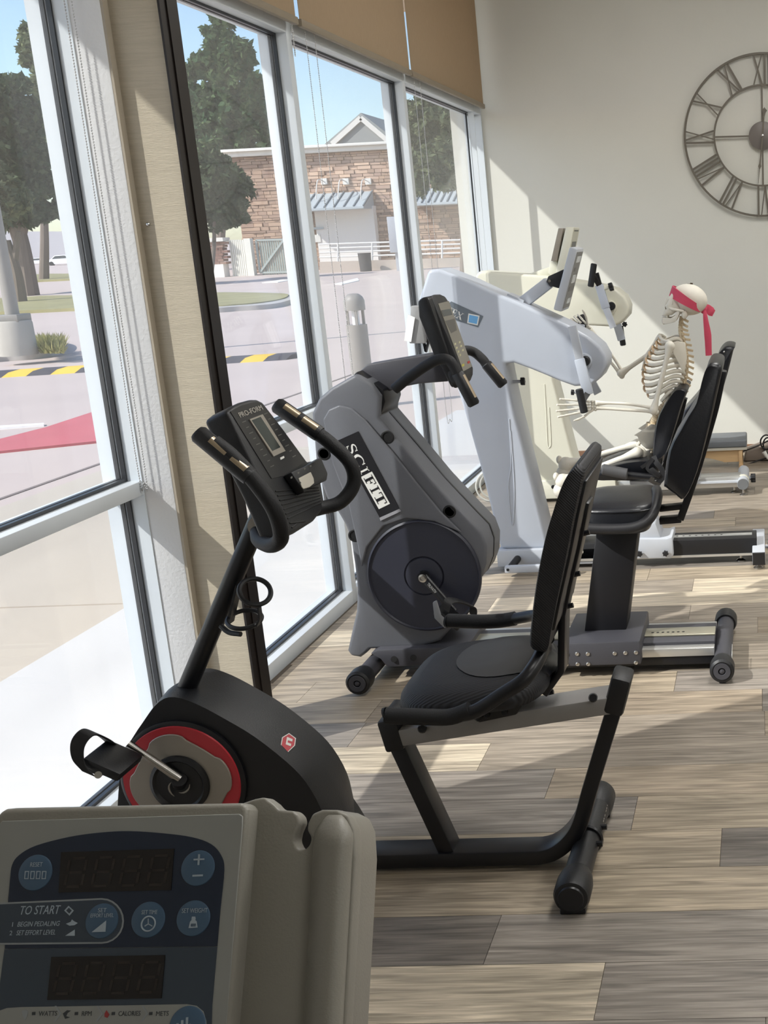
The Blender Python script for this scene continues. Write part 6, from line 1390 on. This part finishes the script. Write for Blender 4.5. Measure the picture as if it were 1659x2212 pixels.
obj('cord_lead', G().tube(catmull([PY(1605, 975, 7.38), PY(1630, 966, 7.38), PY(1648, 958, 7.40), PY(1659, 952, 7.40)], 5), 0.0045, 7), dk_m, cd)
obj('cord_tail', G().tube(catmull([PY(1590, 1006, 7.34), PY(1618, 1002, 7.36), PY(1640, 994, 7.38), PY(1672, 986, 7.40)], 5), 0.0045, 7), dk_m, cd)
obj('cord_plug', G().tube([PY(1650, 976, 7.36), PY(1655, 984, 7.36), PY(1660, 992, 7.36)], [0.014, 0.012, 0.006], 10), white_m, cd)
# ================================================================== FOREGROUND MACHINE CONSOLE
EV = V((0, -0.5, -0.8660254)); EN = V((0, -0.8660254, 0.5))
FP = PY(270, 1742, 0.95)
cf = crop(0, 1700, 1.929)
FQ = lambda x, y, d=0.0: PP(*cf(x, y), FP + EN * d, EN)     # a spot on the face, d proud of it
gshell = mat('warm grey console shell', (150, 147, 138), 0.42, var=0.03, bump=0.1, bscale=400)
gface = mat('pale grey face plate', (160, 162, 158), 0.45, var=0.03)
navyp = mat('navy overlay', (38, 48, 66), 0.35); slate = mat('slate overlay', (66, 76, 88), 0.38); ledm = mat('dark led window', (34, 30, 28), 0.18)
keyb = mat('steel blue key', (78, 104, 130), 0.38); prn = mat('pale blue grey print', (176, 190, 202), 0.5); seg_m = mat('unlit led segment', (50, 43, 39), 0.35); linem = mat('silver outline', (160, 166, 170), 0.4)
fg = root('stepper_console', 'grey machine console with blue round keys and unlit displays in the foreground', 'machine console', (-0.52, 1.05, 0))
house = obj('housing', G().prism([FQ(*q) for q in ((-90, 1250), (-30, 160), (-10, 105), (20, 90), (60, 86), (1000, 66), (1022, 72), (1032, 95), (1030, 140), (930, 1250))], EN * -0.075), gshell, fg, bevel=0.010, seg=4)
wing = [(1000, 70), (1060, 50), (1100, 42), (1138, 70), (1160, 95), (1222, 100), (1245, 122), (1250, 150), (1232, 190), (1225, 225), (1240, 258), (1262, 266), (1288, 243), (1296, 212), (1278, 180), (1282, 150), (1300, 112), (1340, 95), (1400, 95), (1450, 118), (1475, 175), (1482, 300), (1458, 700), (1425, 1250), (950, 1250)]
obj('side_wing', G().prism([FQ(*q, -0.022) for q in wing], EN * -0.020), gshell, fg, bevel=0.005, seg=3)
obj('rear_shell', G().prism([FQ(*q, -0.034) for q in ((1318, 118), (1345, 98), (1400, 96), (1450, 120), (1475, 178), (1482, 300), (1458, 700), (1425, 1250), (1320, 1250), (1335, 700), (1325, 300))], EN * -0.062), gshell, fg, bevel=0.010, seg=4)
# rounded grip roll on the wing front
roll = []
for j in range(26):
    y = 116 + 26 * j if j < 6 else 246 + 1004 * (j - 5) / 20; cxx = 1395 - (y - 120) * 0.055; hw = 85 * math.sqrt(min(1.0, (j + 0.8) / 4.0)); a_ = []
    for k in range(13):
        th = math.pi * k / 12; a_.append(FQ(cxx - hw * math.cos(th), y, -0.026 + 0.020 * math.sin(th) * math.sqrt(min(1, (j + 0.3) / 4.0))))
    roll.append(a_)
obj('wing_roll', G().loft(roll, cap=True), gshell, fg, angle=60)
face = obj('face_plate', G().prism([FQ(*q, 0.0) for q in ((-80, 1240), (-5, 165), (12, 142), (1000, 112), (1014, 122), (1014, 160), (925, 1240))], EN * 0.0016), gface, house, bevel=0.0006, seg=1)
def ov(nm, pts, d, t, m, par=face, **k): return obj(nm, G().prism([FQ(*q, d) for q in pts], EN * t), m, par, **k)
nv = [(p.x, p.y) for p in catmull([V((a, b, 0)) for a, b in ((36, 470), (44, 380), (52, 325), (80, 285), (150, 245), (290, 208), (420, 190), (540, 184), (680, 193), (800, 209), (880, 238), (922, 285), (935, 345), (920, 500))], 4)]
ov('navy_panel', nv + [(906, 664), (22, 674)], 0.0017, 0.0006, navyp)
ov('slate_panel', [(20, 676), (906, 666), (885, 910), (875, 1250), (-90, 1250), (-10, 900)], 0.0017, 0.0005, slate)
for q in (((258, 272), (728, 257), (715, 430), (247, 440)), ((217, 708), (690, 700), (675, 880), (200, 887))):
    led = ov('led_window', q, 0.0020, 0.0012, ledm)
    (ax, ay), (bx, by), (cx_, cy_), (dx_, dy_) = q
    def uv(u, v): return ((ax + (bx - ax) * u) * (1 - v) + (dx_ + (cx_ - dx_) * u) * v, (ay + (by - ay) * u) * (1 - v) + (dy_ + (cy_ - dy_) * u) * v)
    for k in range(4):
        u0, u1 = 0.06 + 0.245 * k, 0.06 + 0.245 * k + 0.15; v0, v1, vm = 0.16, 0.86, 0.51; sl = 0.025; th = 0.022; tv = 0.06
        def sg(pts): return ov('led_segment', [uv(u + sl * (0.5 - v) * 2, v) for u, v in pts], 0.0033, 0.0002, seg_m, led)
        for v in (v0, vm, v1): sg([(u0 + 0.02, v - tv / 2), (u1 - 0.02, v - tv / 2), (u1 - 0.02, v + tv / 2), (u0 + 0.02, v + tv / 2)])
        for u in (u0, u1):
            for va, vb in ((v0 + 0.04, vm - 0.04), (vm + 0.04, v1 - 0.04)): sg([(u - th / 2, va), (u + th / 2, va), (u + th / 2, vb), (u - th / 2, vb)])
# start pill
pill = [(-40, 484), (420, 463)] + [(425 + 92 * math.sin(a), 558 - 95 * math.cos(a)) for a in (math.pi * k / 12 for k in range(13))] + [(-40, 658)]
ov('pill_outline', pill, 0.0024, 0.0004, linem)
ov('start_pill', [(-40, 491), (420, 470)] + [(425 + 84 * math.sin(a), 558 - 88 * math.cos(a)) for a in (math.pi * k / 12 for k in range(13))] + [(-40, 650)], 0.0028, 0.0004, slate)
def key(x, y, r=70, base=0.0024):
    o = FQ(x, y, base); R_ = (FQ(x + r, y, base) - FQ(x - r, y, base)).length / 2
    return obj('round_key', G().lathe([(R_, 0), (R_ * 0.97, 0.0009), (R_ * 0.90, 0.0013), (R_ * 0.5, 0.0017), (0, 0.0018)], o, EN, 40), keyb, face)
k1_, k2_, k3_, k4_, k5_ = key(148, 357), key(825, 338), key(425, 558, 68, 0.0031), key(618, 553), key(806, 547)
UP = -EV
def txt(s_, x, y, h_, par, m=prn, d=0.0045, sx=1.0, center=True, sh=0.0): return obj('print', text_g(s_, h_ / 1.929 / F_PX * 1.02, FQ(x, y, d), X1, UP, 0.0001, sh, sx, center), m, par)
def ic(pts, par, d=0.0044, m=prn): return ov('icon', pts, d, 0.0002, m, par)
txt('TO START', 78, 532, 50, face, center=False, d=0.0034, sx=0.75, sh=0.2); txt('1', 45, 582, 26, face, d=0.0034, center=False); txt('BEGIN PEDALING', 70, 582, 28, face, d=0.0034, center=False, sx=0.84, sh=0.2)
txt('2', 38, 618, 26, face, d=0.0034, center=False); txt('SET EFFORT LEVEL', 66, 618, 28, face, d=0.0034, center=False, sx=0.74, sh=0.2)
ic([(268, 515), (286, 495), (308, 515), (290, 536)], face, 0.0034); ic([(276, 515), (287, 503), (299, 515), (289, 527)], face, 0.0037, slate)
ic([(275, 570), (295, 562), (300, 552), (310, 560), (325, 567), (310, 576), (290, 578)], face, 0.0034); ic([(272, 620), (312, 620), (312, 594)], face, 0.0034)
txt('RESET', 150, 332, 26, k1_, sx=0.8)
for k in range(4): ic([(104 + 24 * k, 350), (122 + 24 * k, 350), (119 + 24 * k, 384), (101 + 24 * k, 384)], k1_); ic([(108 + 24 * k, 354), (118 + 24 * k, 354), (115 + 24 * k, 380), (105 + 24 * k, 380)], k1_, 0.0047, keyb)
ic([(807, 299), (852, 297), (852, 304), (807, 306)], k2_, 0.0047); ic([(826, 280), (834, 280), (831, 325), (823, 325)], k2_, 0.0047); ic([(802, 366), (846, 364), (845, 372), (802, 374)], k2_, 0.0047)
txt('SET', 425, 522, 24, k3_, d=0.0052); txt('EFFORT LEVEL', 424, 543, 22, k3_, d=0.0052, sx=0.72); ic([(382, 605), (440, 603), (443, 556)], k3_, 0.0052)
txt('SET TIME', 622, 530, 24, k4_, sx=0.72)
ccx, ccy = 618, 570
obj('icon', G().ring(FQ(ccx, ccy, 0.0043), EN, (FQ(ccx + 28, ccy) - FQ(ccx, ccy)).length, 0.0007, 32, 6), prn, k4_)
ic([(616, 548), (620, 548), (620, 572), (616, 572)], k4_); ic([(618, 568), (636, 578), (634, 582), (616, 572)], k4_); ic([(618, 568), (602, 578), (604, 582), (620, 572)], k4_)
txt('SET WEIGHT', 810, 524, 26, k5_, sx=0.74); ic([(786, 588), (824, 586), (820, 560), (812, 552), (800, 552), (792, 562)], k5_); ic([(798, 552), (816, 552), (814, 540), (800, 540)], k5_); txt('0000', 805, 582, 18, k5_, keyb, d=0.0048, sx=0.6)
# readout strip
strip = ov('readout_strip', [(-60, 945), (-10, 935), (30, 921), (90, 917), (780, 905), (820, 912), (848, 935), (860, 975), (862, 1010), (500, 1012), (-60, 1030)], 0.0022, 0.0006, gface)
ov('strip_lower_panel', [(-60, 1030), (500, 1012), (862, 1010), (850, 1250), (-90, 1250)], 0.0022, 0.0006, slate)  # plain slate panel below the readout strip
dkp = mat('dark print', (70, 74, 78), 0.5); redp = mat('dull red print', (170, 70, 70), 0.5)
for s_, x, sx in (('WATTS', 160, 0.9), ('RPM', 338, 0.9), ('CALORIES', 492, 0.8), ('METS', 648, 0.9)):
    txt(s_, x, 954, 26, strip, dkp, 0.0030, sx, False); ic([(x - 26, 938), (x - 12, 937), (x - 13, 950), (x - 27, 951)], strip, 0.0030, dkp)
for x in (228, 402, 590): ic([(x, 912), (x + 8, 912), (x + 28, 944), (x + 4, 978), (x - 4, 978), (x + 20, 944)], strip, 0.0030, linem)
ic([(90, 935), (104, 928), (118, 935), (112, 958), (104, 972), (97, 958)], strip, 0.0030, linem); ic([(262, 944), (280, 930), (296, 932), (282, 942), (276, 955), (292, 960), (272, 966)], strip, 0.0030, dkp); ic([(444, 930), (456, 948), (448, 962), (436, 958), (436, 944)], strip, 0.0030, redp)
k6_ = key(782, 995, 76, 0.0028)
ic([(735, 985), (745, 984), (743, 1010), (733, 1011)], k6_, 0.0047); ic([(755, 972), (765, 971), (763, 1010), (753, 1011)], k6_, 0.0047); ic([(775, 960), (785, 959), (783, 1010), (773, 1011)], k6_, 0.0047); ic([(790, 985), (815, 1000), (790, 1010)], k6_, 0.0047)
# column and base that carry it
pc0 = FQ(400, 1200, -0.05)
obj('pedestal', G().tube([pc0 + V((0, 0.0, 0.02)), V((pc0.x, pc0.y + 0.06, 0.30)), V((pc0.x, pc0.y + 0.06, 0.03))], [0.045, 0.05, 0.06], 20), gshell, fg)
obj('base_plate', G().bb(pc0.x - 0.28, pc0.x + 0.28, pc0.y - 0.04, pc0.y + 0.16, 0.0, 0.035), black_m, fg, bevel=0.008)
